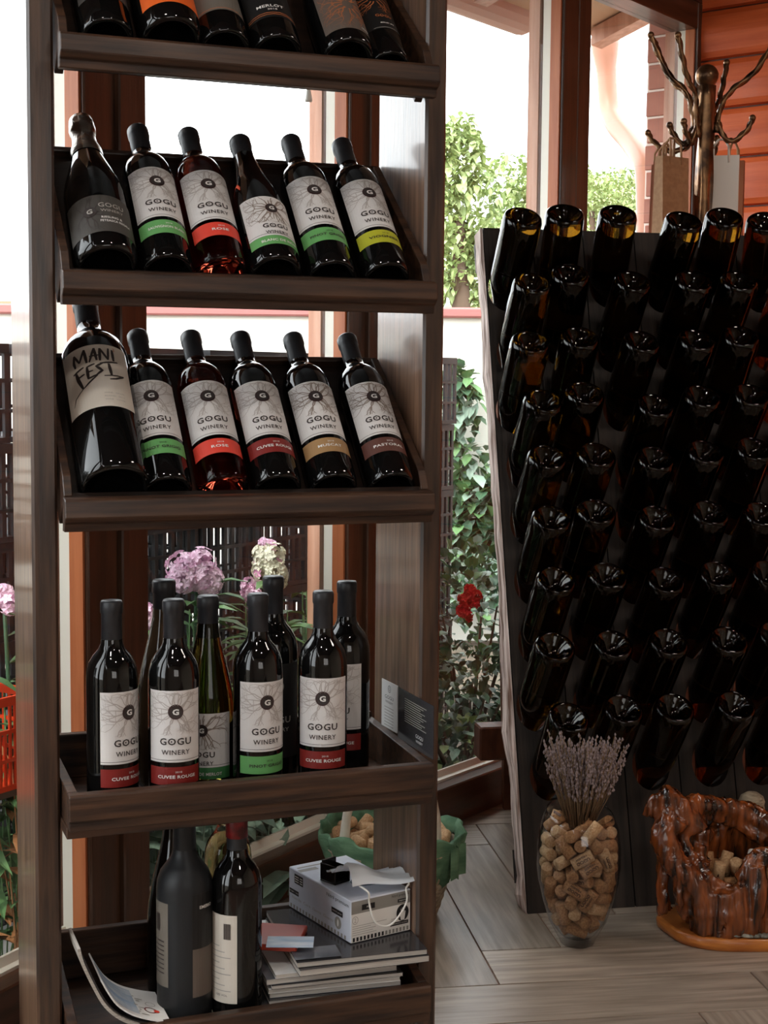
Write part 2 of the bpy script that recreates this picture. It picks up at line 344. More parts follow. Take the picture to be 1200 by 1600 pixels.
# back and far-right walls (behind the camera), header beam, ceiling that rises from the eaves
plan([L3, Vector((E1.x, -2.2, 0)), Vector((E1.x, -2.32, 0)), L3-Vector((0, .12, 0))], 0, 3.6, 'wall_back', 'plaster')
plan([E1, Vector((E1.x, -2.2, 0)), Vector((E1.x+.12, -2.2, 0)), E1+Vector((.12, 0, 0))], 0, 3.6, 'wall_far_right', 'plaster')
for k, (P, Q) in enumerate(((L2, L1), (L1, A), (A, B), (B, D))):
    n = offs(P, Q, 1); plan([P-n*.02, Q-n*.02, Q+n*.08, P+n*.08], HEADZ, HEADZ+.06, 'trim_%d' % (4+k), 'ceiling_wood')
mb = MB(); nn = Vector((-.793, .609, 0))
cs = []
for p in room:
    h = HEADZ + .02 + min(1.1, max(0, -(Vector((p.x, p.y, 0))-Cm).dot(nn)*.34)); cs.append((p, h))
c0 = Vector((1.0, .3, 0)); ch = 3.1
vs_ = [(p.x, p.y, h) for p, h in cs] + [(c0.x, c0.y, ch)] + [(p.x, p.y, h+.1) for p, h in cs] + [(c0.x, c0.y, ch+.1)]; n = len(cs)
mb.add(vs_, [(i, (i+1) % n, n) for i in range(n)] + [(n+1+i, n+1+(i+1) % n, 2*n+1) for i in range(n)] + [(i, (i+1) % n, n+1+(i+1) % n, n+1+i) for i in range(n)])
struct(mb.build('ceiling', 'ceiling_wood'))
# small pull hanging in front of the middle window
# ================================================================ outside
mb = MB(); mb.box((-60, -30, -.25), (60, 120, -.06)); struct(mb.build('ground', 'soil'))
d2 = Vector((.53, .848, 0)); n2 = Vector((-.848, .53, 0))
mb = MB()
pv = [(-1.9, .4), (-.5, 2.75), (-.84, 2.98), (-2.24, .62)]
rp = random.Random(5); Rp = Matrix((d2, n2, (0, 0, 1))).transposed().to_4x4()
pave = empty('paving'); pave['kind'] = 'structure'; pave.matrix_world = Matrix.Translation(A) @ Rp
for i in range(-6, 2):
    for j in range(2):
        mb = MB(); mb.box((i*.3+.004, .10+j*.2+.003, -.06), (i*.3+.296, .10+j*.2+.197, -.045+rp.uniform(-.002, .002))); mb.build('paving_slab', 'paving', pave, .003)
# far rendered wall with coping
wall = empty('garden_wall', (-1, 6.6, 0)); tag(wall, 'white rendered garden wall with a thin pink coping behind the crates', 'wall')
mb = MB(); mb.box((-6, 0, -.06), (4.2, .18, 1.385)); mb.build('wall_face', 'render_wall', wall); mb = MB(); mb.box((-6, -.03, 1.385), (4.2, .21, 1.43)); mb.build('coping', 'coping', wall, .008)
# crates
def crate_mesh(m):
    mb = MB(); W, Dp, H = .6, .38, .205
    for z, h in ((0, .012), (.062, .008), (.125, .008), (.185, .02)):
        mb.box((0, 0, z), (W, .012, z+h)); mb.box((0, Dp-.012, z), (W, Dp, z+h)); mb.box((0, .012, z), (.012, Dp-.012, z+h)); mb.box((W-.012, .012, z), (W, Dp-.012, z+h))
    for i in range(21):
        x = i*(W-.012)/20
        for y0 in (.002, Dp-.010):
            if 7 <= i <= 13: mb.box((x, y0, .01), (x+.012, y0+.008, .13))
            else: mb.box((x, y0, .01), (x+.012, y0+.008, .19))
    for i in range(1, 12):
        y = i*Dp/12
        for x0 in (.002, W-.010): mb.box((x0, y, .01), (x0+.008, y+.010, .19))
    mb.box((.012, .012, 0), (W-.012, Dp-.012, .006))
    return mb
proto = crate_mesh('x').build('plastic_crate', 'crate_plastic')
rc = random.Random(11); first = True
Q0 = Vector((-.834, 2.97, 0))
stacks = [(-1.72, 6), (-1.10, 6), (-.48, 6), (.14, 6), (.76, 6), (1.38, 5)]
names_st = ['far left', 'left edge of the photo', 'left window post', 'pink phlox', 'creamy phlox', 'right end of the row']
for si, (t, nz) in enumerate(stacks):
    if si == 0: t -= .02
    for k in range(6):
        o = proto if first else proto.copy()
        if not first: C.objects.link(o)
        first = False
        p = Q0 + d2*(t+rc.uniform(-.008, .008)) + n2*rc.uniform(-.006, .006)
        o.location = (p.x, p.y, -.055+k*.2065); o.rotation_euler = (0, 0, math.atan2(d2.y, d2.x)+rc.uniform(-.01, .01))
        lev = 'topmost' if k == 5 else ('lowest' if k == 0 else ORD[5-k]+' from the top')
        tag(o, 'dark slatted crate, %s, stack at the %s' % (lev, names_st[si]) if si not in (2, 3, 4) else 'dark slatted crate, %s, stack behind the %s' % (lev, names_st[si]), 'crate', 'stacked plastic crates outside the window')
rcx = proto.copy(); rcx.data = proto.data.copy(); rcx.data.materials[0] = M['crate_red']; C.objects.link(rcx); rcx.name = 'plastic_crate'
p = Q0 + d2*-.36 - n2*.30; rcx.location = (p.x, p.y, .36); rcx.rotation_euler = (0, 0, math.atan2(d2.y, d2.x)); rcx.scale = (.42, .5, .85)
for k_ in ('group',):
    if k_ in rcx: del rcx[k_]
tag(rcx, 'small orange red slatted crate at the left edge outside the window', 'crate')
sup = MB()
for x in (0, .24):
    for y in (0, .17): sup.box((x, y, -.42), (x+.012, y+.012, 0))
sup.box((0, 0, -.012), (.252, .18, 0)); o = sup.build('plant_stool', 'bark'); o.location = rcx.location; o.rotation_euler = rcx.rotation_euler
tag(o, 'thin legged wooden stand under the orange red crate', 'stand')
# plants
def leaf(mb, p, dirv, size, w=.42, droop=.2, seg=2):
    d = Vector(dirv).normalized(); s_ = d.cross(Vector((0, 0, 1)))
    s_ = s_.normalized() if s_.length > .01 else Vector((1, 0, 0)); u = s_.cross(d)
    vs = [p]
    for i in range(1, seg+1):
        t = i/(seg+1); c = p + d*size*t - Vector((0, 0, 1))*droop*size*t*t
        ww = w*size*math.sin(PI*t)*.5
        vs += [c + s_*ww + u*ww*.35, c, c - s_*ww + u*ww*.35]
    vs.append(p + d*size - Vector((0, 0, 1))*droop*size)
    fs = [(0, 1, 2), (0, 2, 3)]
    for i in range(seg-1): b = 1+3*i; fs += [(b, b+3, b+4, b+1), (b+1, b+4, b+5, b+2)]
    b = 1+3*(seg-1); e = len(vs)-1; fs += [(b, e, b+1), (b+1, e, b+2)]
    mb.add(vs, fs)
def rvec(r): 
    while 1:
        v = Vector((r.uniform(-1, 1), r.uniform(-1, 1), r.uniform(-1, 1)))
        if .05 < v.length < 1: return v
def flower_head(mb, c, rx, rz, n, r, ps=.011):
    lobes = [Vector((0, 0, 0))] + [Vector((math.cos(k*2.1+rx*90)*rx*.55, math.sin(k*2.1)*rx*.45, math.sin(k*1.7+rz*70)*rz*.55)) for k in range(6)]
    for i in range(n):
        v = rvec(r).normalized(); lb_ = r.choice(lobes); p = Vector(c) + lb_ + Vector((v.x*rx, v.y*rx, v.z*rz))*(.58*r.uniform(.75, 1.15))
        a = v.cross(Vector((0, 0, 1))).normalized(); b = v.cross(a); a0 = r.random()*PI
        mb.mi = 0 if r.random() > .05 else 1
        for k in range(5):
            th = a0+2*PI*k/5; q = a*math.cos(th)+b*math.sin(th); q2 = a*math.cos(th+.55)+b*math.sin(th+.55); q3 = a*math.cos(th-.55)+b*math.sin(th-.55)
            mb.add([p, p+q2*ps*.8+v*ps*.25, p+q*ps*1.15+v*ps*.1, p+q3*ps*.8+v*ps*.25], [(0, 1, 2, 3)])
def phlox(px, py, Y, rw, rh, petal, label, seed, n=150, leaves=30, leafm='leaf_green', lz=.9):
    r = random.Random(seed); c = at(px, py, Y); base = Vector((c.x+r.uniform(-.03, .03), c.y+r.uniform(0, .05), -.06))
    root = empty('phlox_plant', base); tag(root, label, 'flower plant')
    lc = c-base
    m = MB(); bend = [Vector((lc.x*t*t, lc.y*t*t, lc.z*t)) for t in [i/8 for i in range(9)]]
    m.tube(bend, [.004]*9, 6); m.build('stem', 'leaf_dark', root)
    m = MB()
    for i in range(leaves):
        t = r.uniform(.3, .97); p = Vector((lc.x*t*t, lc.y*t*t, lc.z*t)); a = r.random()*2*PI
        leaf(m, p, (math.cos(a), math.sin(a), r.uniform(.1, .7)), r.uniform(.08, .15), .26, .35)
    m.build('leaves', leafm, root)
    m = MB()
    flower_head(m, lc, rw, rh, n, r); m.build('flower_head', [petal, 'petal_core'], root)
    return root
phlox(308, 893, 3.22, .055, .050, 'petal_pink', 'tall phlox with a large round pink flower head behind the glass', 1, 330)
phlox(424, 884, 3.30, .036, .052, 'petal_cream', 'phlox with a tall creamy white flower head', 2, 260)
phlox(396, 930, 3.28, .026, .034, 'petal_pink', 'phlox with a small pink head just left of the creamy one', 3, 90)
phlox(228, 962, 3.05, .030, .042, 'petal_pink', 'phlox with a pink head low at the left edge of the middle window', 4, 100)
phlox(6, 936, 2.75, .026, .022, 'petal_pink', 'phlox with a small pink head at the left edge of the photo', 5, 90)
phlox(418, 852, 3.36, .016, .010, 'petal_pink', 'phlox with the smallest pink head above the creamy one', 6, 26, 8)
def weeds(name, label, pts, n, size, m, seed, zr, w=.3, group=None, droop=.4, kind='stuff'):
    r = random.Random(seed); mb = MB()
    for i in range(n):
        (x, y), s_ = r.choice(pts); p = Vector((x+r.gauss(0, s_), y+r.gauss(0, s_), -.06)); h = r.uniform(*zr); a = r.random()*2*PI
        q = p + Vector((r.gauss(0, .03), r.gauss(0, .03), h+.06))
        mb.tube([p, (p+q)/2+Vector((.01, 0, 0)), q], .0018, 3)
        for k in range(4):
            t = r.uniform(.35, 1); a = r.random()*2*PI; leaf(mb, p.lerp(q, t), (math.cos(a), math.sin(a), r.uniform(0, .8)), size*r.uniform(.6, 1.2), w, droop)
    mb.smooth = False
    o = mb.build(name, m); tag(o, label, 'plants', kind=kind); return o
def xy(px, py, Y): p = at(px, py, Y); return (p.x, p.y)
weeds('garden_weeds', 'green long leaved weeds filling the bed below the phlox flowers', [(xy(270, 1300, 3.15), .06), (xy(350, 1300, 3.3), .06), (xy(430, 1280, 3.4), .06), (xy(490, 1280, 3.55), .05)], 95, .12, 'leaf_green', 21, (.15, .62))
weeds('garden_weeds', 'pale grey green broad leaves low down behind the middle window', [(xy(270, 1300, 3.0), .04), (xy(340, 1300, 3.15), .05), (xy(430, 1280, 3.3), .05), (xy(490, 1280, 3.45), .05)], 70, .11, 'leaf_grey', 22, (.03, .26), .45)
weeds('garden_weeds', 'straggling weeds beside the paving at the left edge of the photo', [(xy(20, 1300, 2.72), .03), (xy(-10, 1300, 2.75), .05), (xy(60, 1300, 2.9), .04)], 30, .12, 'leaf_green', 23, (.1, .72), .24)
weeds('garden_weeds', 'rust tinged drying stalks at the left edge of the photo', [(xy(22, 1300, 2.68), .012)], 5, .10, 'leaf_rust', 24, (.15, .5), .3)
# geranium bush, ivy and shrub on the right
def bush(name, label, cat, c, rx, ry, rz, n, size, mats_, seed, stem=True):
    r = random.Random(seed); root = empty(name, (c[0], c[1], -.06)); tag(root, label, cat); lc = Vector((0, 0, c[2]+.06))
    for j, mm in enumerate(mats_):
        mb = MB()
        for i in range(n//len(mats_)):
            v = rvec(r); v = v.normalized()*(v.length**.4); p = lc+Vector((v.x*rx, v.y*ry, v.z*rz))
            if p.z < .02: continue
            a = v + rvec(r)*.8; leaf(mb, p, a, size*r.uniform(.6, 1.3), .62, .25)
        mb.build('foliage', mm, root)
    if stem:
        mb = MB()
        for i in range(5): a = i*1.3; mb.tube([(0, 0, 0), (math.cos(a)*rx*.3, math.sin(a)*ry*.3, lc.z*.6), (math.cos(a)*rx*.7, math.sin(a)*ry*.7, lc.z+rz*.4)], [.008, .006, .003], 5)
        mb.build('stem', 'bark', root)
    return root
g = bush('geranium_bush', 'bushy geranium with bright red flower heads seen between shelf and rack', 'plant', at(738, 1000, 4.45), .20, .17, .30, 700, .045, ['leaf_green', 'leaf_dark', 'leaf_grey'], 31)
r = random.Random(5)
for px, py, rr in ((737, 927, .020), (728, 940, .016), (726, 958, .017), (740, 940, .012)):
    mb = MB(); flower_head(mb, at(px, py, 4.27)-g.location, rr*1.1, rr, 40, r, .012); mb.build('flower_head', ['petal_red', 'petal_red'], g)
bush('garden_shrub', 'dark green shrub low down beside the window sill right of the shelf', 'plant', at(722, 1120, 4.25), .19, .14, .22, 620, .04, ['leaf_dark', 'leaf_dark', 'leaf_green'], 32)
bush('garden_shrub', 'pale grey green leafy clump at the foot of the right window', 'plant', at(718, 1172, 4.1), .14, .08, .10, 220, .045, ['leaf_grey', 'leaf_pale'], 33)
def ivy(pts, label, seed, n, mats_=('leaf_green', 'leaf_grey', 'leaf_dark')):
    r = random.Random(seed); p0 = at(*pts[0][:2], 6.5); root = empty('ivy', (p0.x, 6.585, p0.z)); tag(root, label, 'ivy')
    P = [at(x, y, 6.55)-Vector(root.location) for x, y, s_ in pts]; S = [s_ for x, y, s_ in pts]
    for mm in mats_:
        mb = MB()
        for i in range(n//len(mats_)):
            k = r.randrange(len(P)); q = P[k]+Vector((r.gauss(0, S[k]), r.uniform(-.10, .0), r.gauss(0, S[k]*1.2)))
            leaf(mb, q, (r.gauss(0, 1), -.6, r.gauss(0, 1)), r.uniform(.05, .09), .7, .2)
        mb.build('foliage', mm, root)
    mb = MB(); mb.tube([p+Vector((0, .01, 0)) for p in P], .008, 5); mb.build('stem', 'bark', root)
ivy([(712, 900, .06), (716, 840, .08), (722, 790, .08), (714, 700, .05), (716, 640, .05), (712, 600, .03)], 'ivy climbing the white wall right of the shelf post', 41, 560)
ivy([(760, 860, .08), (750, 800, .10), (745, 900, .14), (735, 860, .12), (760, 780, .05)], 'thick ivy patch on the white wall just left of the riddling rack', 42, 620)
# trees and far houses
def tree(px, py, Y, rw, rh, label, seed, n=2600, size=.10, mm=('leaf_tree', 'leaf_pale')):
    r = random.Random(seed); c = at(px, py, Y); root = empty('tree', (c.x, c.y, -.06)); tag(root, label, 'tree')
    mb = MB(); mb.tube([(0, 0, 0), (.05, 0, c.z*.6), (0, 0, c.z)], [.14, .1, .05], 7); mb.build('trunk', 'bark', root)
    blobs = [(Vector((r.uniform(-.6, .6)*rw, r.uniform(-.4, .4)*rw, r.uniform(-.7, .6)*rh)), r.uniform(.35, .6)) for _ in range(7)]
    for m_ in mm:
        mb = MB()
        for i in range(n//len(mm)):
            b, k = r.choice(blobs); v = rvec(r); v = v.normalized()*v.length**.4; p = Vector((0, 0, c.z+.06))+b+Vector((v.x*rw*k, v.y*rw*k, v.z*rh*k)); leaf(mb, p, rvec(r), size*r.uniform(.6, 1.2), .6, .3)
        mb.build('foliage', m_, root)
tree(716, 330, 13.5, .38, .8, 'slim light green tree beside the shelf post, beyond the garden wall', 51)
tree(768, 345, 17.5, .95, .8, 'broad light green tree in the middle of the tall window', 52, 3600)
tree(838, 330, 20.5, .75, 1.15, 'light green tree touching the wooden mullion', 53)
tree(925, 325, 27, 1.0, .7, 'low green tree just right of the mullion', 54)
tree(985, 318, 33, 1.6, 1.1, 'hazy green tree in front of the pale far house', 55, 2600, .16)
def house(name, label, x0, x1, ybase, ytop, Y, wallm, roofm, overhang=.5, rise=1.4):
    a = at(x0, ybase, Y); b = at(x1, ytop, Y); root = empty(name, ((a.x+b.x)/2, Y+3, -.06)); tag(root, label, 'house'); W = (b.x-a.x)/2; zt = b.z
    mb = MB(); mb.box((-W, -3, 0), (W, 3, zt)); mb.build('wall_face', wallm, root)
    mb = MB(); mb.prism([(-3-overhang, zt-.05), (0, zt+rise), (3+overhang, zt-.05), (3+overhang, zt+.15), (0, zt+rise+.25), (-3-overhang, zt+.15)], -W-overhang, W+overhang); mb.build('roof', roofm, root)
    for k in (-.5, .4): mb = MB(); mb.box((k*W-.4, -3.04, zt-1.8), (k*W+.4, -2.98, zt-.7)); mb.build('window', 'cover_grey', root)
house('far_house', 'pale far house with a grey green roof seen right of the mullion', 905, 985, 420, 288, 42, 'render_wall', 'roof_green', .6, 1.2)
house('neighbour_house', 'white neighbouring house with a low tiled roof at the left edge', -260, 8, 560, 486, 16, 'render_wall', 'roof_tile', .3, .12)
mb = MB(); r = random.Random(9); N = 26
vs_ = []; fs_ = []
for j in range(7):
    for i in range(N): x = -60+i*9; vs_.append((x, 95+j*9, -.06 + (5+9*math.exp(-((x-17)/9)**2)+5*math.exp(-((x-60)/20)**2))*math.sin(PI*j/6)))
for j in range(6):
    for i in range(N-1): fs_.append((j*N+i, j*N+i+1, (j+1)*N+i+1, (j+1)*N+i))
mb.smooth = True; mb.add(vs_, fs_); mb.open = True; o = mb.build('hills', 'grass'); struct(o)
# eaves, gutter, downspout, brick pier outside the right window
n3 = Vector((-.793, .609, 0)); d3 = Vector((.609, .793, 0)); R3 = Matrix((d3, n3, (0, 0, 1))).transposed().to_4x4()
ev = empty('roof_eaves'); ev.matrix_world = Matrix.Translation(Cm) @ R3; tag(ev, 'timber roof eaves jutting out above the right windows', 'eaves')
mb = MB(); mb.prism([(.08, 2.42), (.50, 2.285), (.50, 2.33), (.08, 2.47)], -3.2, 1.05)
mb.build('soffit', 'soffit', ev)
for s_ in (-2.2, -1.4, -.6, .2, .9): mb = MB(); mb.prism([(.08, 2.36), (.46, 2.235), (.46, 2.29), (.08, 2.42)], s_, s_+.07); mb.build('rafter', 'pink_wood', ev)
gt = empty('gutter'); gt.matrix_world = Matrix.Translation(Cm) @ R3; tag(gt, 'pinkish brown rain gutter with an elbow and curved downspout outside the right window', 'gutter')
mb = MB(); prof = []
for k in range(9): a = PI+PI*k/8; prof.append((.555+.062*math.cos(a), 2.29+.062*math.sin(a)))
for k in range(9): a = 2*PI-PI*k/8; prof.append((.555+.056*math.cos(a), 2.29+.056*math.sin(a)))
mb.smooth = False; mb.prism(prof, -3.2, .62); mb.build('gutter_channel', 'gutter', gt)
for s_ in (.02, -.9): 
    mb = MB(); pr_ = [(.555+.066*math.cos(PI+PI*k/8), 2.29+.066*math.sin(PI+PI*k/8)) for k in range(9)] + [(.555+.060*math.cos(2*PI-PI*k/8), 2.292+.060*math.sin(2*PI-PI*k/8)) for k in range(9)]
    mb.prism(pr_, s_, s_+.02); mb.build('bracket', 'pink_wood', gt)
mb = MB()
gp = [on_plane(945, 60, Cm+n3*.555, n3), on_plane(948, 120, Cm+n3*.55, n3), on_plane(952, 170, Cm+n3*.53, n3), on_plane(962, 195, Cm+n3*.48, n3), on_plane(985, 222, Cm+n3*.38, n3), on_plane(1004, 252, Cm+n3*.28, n3), on_plane(1010, 285, Cm+n3*.25, n3), on_plane(1012, 420, Cm+n3*.25, n3)]
inv = gt.matrix_world.inverted(); q = [inv @ p for p in gp]
fine = []
for i in range(len(q)-1):
    p0, p1, p2, p3 = q[max(i-1, 0)], q[i], q[i+1], q[min(i+2, len(q)-1)]
    for t in (0, .25, .5, .75): fine.append(.5*((2*p1)+(p2-p0)*t+(2*p0-5*p1+4*p2-p3)*t*t+(3*p1-p0-3*p2+p3)*t**3))
fine.append(q[-1]); z_end = fine[-1].z; fine.append(Vector((fine[-1].x, fine[-1].y, .0)))
mb.tube(fine, [.055, .05, .045, .038]+[.036]*(len(fine)-4), 12); mb.build('downspout', 'gutter', gt)
# brick pier: the outer continuation of the log wall, facing the window
pier = empty('brick_pier'); Rb_ = Matrix((n3, -d3, (0, 0, 1))).transposed().to_4x4()
pier.matrix_world = Matrix.Translation(D + n3*.10 + d3*.03) @ Rb_; tag(pier, 'pinkish brown brick pier with white mortar joints outside the corner', 'pier')
mb = MB(); mb.box((-.02, -.30, -.06), (.082, -.006, 3.0)); mb.build('mortar_bed', 'mortar', pier)
z = -.05; k = 0; bk = None
while z < 2.9:
    mb = MB(); mb.box((-.02, -.02, 0), (.076, .0, .076)) if k % 2 else mb.box((-.02, -.02, 0), (.082, .0, .076))
    if bk is None or k < 2: o = mb.build('brick', 'brick', pier, .002); bks = [o] if bk is None else bks+[o]; bk = o
    else: o = bks[k % 2].copy(); C.objects.link(o)
    o.location = (0, 0, z); z += .0835; k += 1
# ================================================================ display shelf
YAW = math.radians(20.65); SO = Vector((-.453, 2.08, 0))
SM = Matrix.Translation(SO) @ Matrix.Rotation(YAW, 4, 'Z'); SD = SM.to_3x3() @ Vector((1, 0, 0)); SN = SM.to_3x3() @ Vector((0, 1, 0))
def SW(s, t, z): return SM @ Vector((s, t, z))
def shelf_px(px, py, t): return SM.inverted() @ on_plane(px, py, SO+SN*t, SN)
shelf = empty('wine_display_shelf', mw=SM); tag(shelf, 'tall dark walnut display shelf with three tilted wine racks and two flat trays', 'shelf')
def spart(name, mb, m='walnut_x', bev=.0025, par=None): return mb.build(name, m, par or shelf, bev)
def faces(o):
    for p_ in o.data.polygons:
        if abs(p_.normal.x) > .9: p_.material_index = 1  # broad sides get the lighter walnut that has the window light painted in
mb = MB(); mb.add([(-.045, 0, 0), (-.009, 0, 0), (-.009, .225, 0), (-.045, .225, 0), (-.042, 0, 2.02), (-.006, 0, 2.02), (-.006, .215, 2.02), (-.042, .215, 2.02)], [(0, 3, 2, 1), (4, 5, 6, 7), (0, 1, 5, 4), (1, 2, 6, 5), (2, 3, 7, 6), (3, 0, 4, 7)]); faces(spart('side_board', mb, ['walnut_z', 'walnut_lit'], .004))
mb = MB(); mb.box((.546, 0, 0), (.580, .205, 2.02)); faces(spart('side_board', mb, ['walnut_z', 'walnut_lit'], .004))
mb = MB(); mb.box((-.05, -.03, 2.02), (.586, .24, 2.05)); spart('top_board', mb)
TA = math.radians(42.5); es = Vector((0, math.sin(TA), math.cos(TA))); ns = Vector((0, -math.cos(TA), math.sin(TA)))
def tilted(dz):
    P0 = Vector((0, .008, 1.2365+dz))
    mb = MB()
    a = P0 - ns*.0; mb.add([a+Vector((.0, 0, 0)), a+Vector((.54, 0, 0)), a+es*.288+Vector((.54, 0, 0)), a+es*.288, a-ns*.014, a-ns*.014+Vector((.54, 0, 0)), a-ns*.014+es*.288+Vector((.54, 0, 0)), a-ns*.014+es*.288], [(0, 1, 2, 3), (7, 6, 5, 4), (0, 4, 5, 1), (1, 5, 6, 2), (2, 6, 7, 3), (3, 7, 4, 0)]); tr = spart('tilted_tray', mb, 'walnut_dark_x', 0)
    mb = MB(); q = P0 - es*.0; mb.prism([(p.y, p.z) for p in (q, q+ns*.044, q+ns*.044-es*.012, q-es*.012)], 0, .54); spart('bottom_ledge', mb, 'walnut_dark_x', 0, tr)
    mb = MB(); q = P0+es*.288; mb.prism([(p.y, p.z) for p in (q+ns*.012, q+ns*.012+es*.01, q-ns*.016+es*.01, q-ns*.016)], -.004, .543); spart('top_rim', mb, 'walnut_x', .0015, tr)
    for x0 in (-.004, .531):
        mb = MB(); q = P0; mb.prism([(p.y, p.z) for p in (q-es*.01+ns*.05, q+es*.02+ns*.058, q+es*.288+ns*.018, q+es*.288-ns*.014, q-es*.01-ns*.014)], x0, x0+.012); spart('side_cheek', mb, 'walnut_x', .001, tr)
    z0 = 1.213+dz
    mb = MB(); mb.prism([(y, z0+z) for y, z in ((-.046, .002), (-.060, .002), (-.062, .013), (-.067, .015), (-.074, .022), (-.071, .045), (-.066, .048), (-.050, .050))], -.008, .5385); fr = spart('front_rail', mb, 'walnut_x', .0012)
tilted(.314); tilted(0); tilted(-.311)
def flat_tray(zf, back_h, rail_top, rail_bot):
    mb = MB(); mb.box((-.008, -.055, zf-.016), (.546, .222, zf)); t = spart('tray_board', mb, 'walnut_x', .001)
    mb = MB(); mb.prism([(-.050, rail_top), (-.066, rail_top), (-.0695, rail_top-.003), (-.0695, rail_bot+.016), (-.0645, rail_bot+.013), (-.0645, rail_bot), (-.050, rail_bot)], -.006, .5435); spart('front_rail', mb, 'walnut_x', .001)
    mb = MB(); mb.box((-.006, .206, zf), (.5435, .222, back_h)); spart('back_rim', mb, 'walnut_x', .0015)
    for x0 in (-.006, .529): mb = MB(); mb.prism([(-.05, zf), (.206, zf), (.206, back_h-.008), (.12, back_h-.012), (-.05, rail_top)], x0, x0+.0145); spart('side_rim', mb, 'walnut_x', .001)
flat_tray(.4855, .556, .535, .482); flat_tray(.158, .236, .186, .128)
# ================================================================ bottles
def wrap(R): return lambda x, y, l: Vector(((R+.0002+.00035*l)*math.sin(x/R), -(R+.0002+.00035*l)*math.cos(x/R), y))
def sheet(mb, R, x0, x1, z0, z1, mi=0, n=20):
    f = wrap(R); rect2(mb, x0, z0, x1, z1, f, mi, 0, n)
def roots(mb, cx, cy, fn, mi, seed, x0, x1, y0, y1, n=18, L=.027, wd=.0019):
    r = random.Random(seed); L *= 1.1
    def br(x, y, a, l, w_, dep):
        pts = [(x, y)]; ws = [w_]
        for i in range(4):
            a += r.uniform(-.5, .5); x += math.cos(a)*l/4; y += math.sin(a)*l/4
            if not (x0 < x < x1 and y0 < y < y1): break
            pts.append((x, y)); ws.append(w_*(1-.13*(i+1)))
        if len(pts) > 1: stroke2(mb, pts, ws, fn, mi, 1)
        if dep and len(pts) > 2:
            for s_ in (-1, 1): br(*pts[-1], a+s_*r.uniform(.25, .8), l*.72, ws[len(pts)-1]*.8, dep-1)
            if r.random() < .9: br(*pts[2], a+r.choice((-1, 1))*r.uniform(.5, .9), l*.6, w_*.6, dep-1)
    for k in range(n):
        a = 2*PI*k/n + r.uniform(-.12, .12); br(cx+math.cos(a)*.0095, cy+math.sin(a)*.0095, a, L*r.uniform(.8, 1.1), wd, 2)
def logo(mb, zt, fn, k=1, strong=False, words=True):
    """mats: 0 root, 1 ring, 2 white, 3 dark ink"""
    cy = zt-.031*k
    roots(mb, 0, cy, fn, 0, 5, -.043, .043, zt-.066*k, zt-.002)
    roots(mb, 0, cy, fn, 0, 11, -.043, .043, zt-.062*k, zt-.002, 9, .03, .0014)
    disc2(mb, 0, cy, .0112*k, fn, 1, 2); disc2(mb, 0, cy, .0092*k, fn, 3, 3)
    put_text(mb, 'G', 0, cy, .0088*k, lambda x, y, l: fn(x, y, 4), 2, .0092*k, 1, .035)
    if words:
        put_text(mb, 'GOGU', 0, zt-.075*k, .0105*k, fn, 3, .047*k, 1.1, .022); disc2(mb, -.0062*k, zt-.075*k, .0012*k, fn, 3, 2)
        put_text(mb, 'WINERY', 0, zt-.091*k, .0072*k, fn, 3, .042*k, 1.15, .012)
PROF = {
 'bordeaux': ([(0, .022), (.012, .018), (.024, .006), (.031, .001), (.034, 0), (.0365, .003), (.0375, .010), (.0378, .02), (.0378, .197), (.0368, .209), (.0335, .222), (.027, .233), (.020, .241), (.0163, .249), (.0148, .261), (.0145, .309), (0, .309)], (.0154, .254, .313)),
 'burgundy': ([(0, .022), (.014, .018), (.026, .006), (.032, .001), (.036, 0), (.039, .004), (.0405, .012), (.0405, .120), (.0385, .145), (.034, .170), (.0275, .198), (.0215, .222), (.0172, .245), (.0155, .262), (.015, .296), (0, .296)], (.0160, .236, .300)),
 'sparkling': ([(0, .030), (.012, .027), (.026, .012), (.033, .003), (.037, 0), (.0415, .003), (.0445, .012), (.0445, .135), (.042, .158), (.036, .184), (.0285, .21), (.022, .233), (.0175, .255), (.0155, .275), (.016, .300), (0, .300)], (.0175, .232, .316)),
 'magnum': ([(0, .03), (.02, .026), (.036, .008), (.042, .001), (.045, 0), (.049, .004), (.0508, .014), (.0508, .225), (.0495, .245), (.045, .262), (.036, .277), (.026, .287), (.020, .296), (.018, .31), (.0172, .365), (0, .365)], (.0186, .312, .370)),
 'slim': ([(0, .02), (.01, .016), (.02, .006), (.026, .001), (.029, 0), (.031, .003), (.032, .01), (.032, .19), (.030, .205), (.024, .225), (.017, .24), (.0145, .25), (.0143, .30), (0, .30)], (.0152, .245, .304)),
}
LIB = {}
def bottle_proto(kind, shape, glass, capsule, build):
    root = empty('wine_bottle'); prof, (cr, c0, c1) = PROF[shape]
    mb = MB(); mb.lathe(prof, 40); mb.build('glass_body', glass, root)
    mb = MB()
    if shape == 'sparkling':
        mb.lathe([(.0245, c0-.004), (.0238, c0+.010), (.0185, .262), (.0172, .283), (.0195, .287), (.0200, .296), (.0185, .300), (.0192, .306), (.0178, .315), (.010, .3185), (0, .319)], 28)
        for k in range(4):
            a = PI/4+k*PI/2; mb.tube([(.0202*math.cos(a), .0202*math.sin(a), .286), (.0202*math.cos(a), .0202*math.sin(a), .303), (.012*math.cos(a), .012*math.sin(a), .3185)], .0008, 4)
    else: mb.lathe([(cr-.0004, c0), (cr, c0+.001), (cr-.0003, c1-.020), (cr+.0010, c1-.0175), (cr+.0010, c1-.003), (cr-.0008, c1), (0, c1+.0004)], 28)
    mb.build('capsule', capsule, root)
    build(root, max(p[0] for p in prof)); reg(root); LIB[kind] = [root, False]; return root
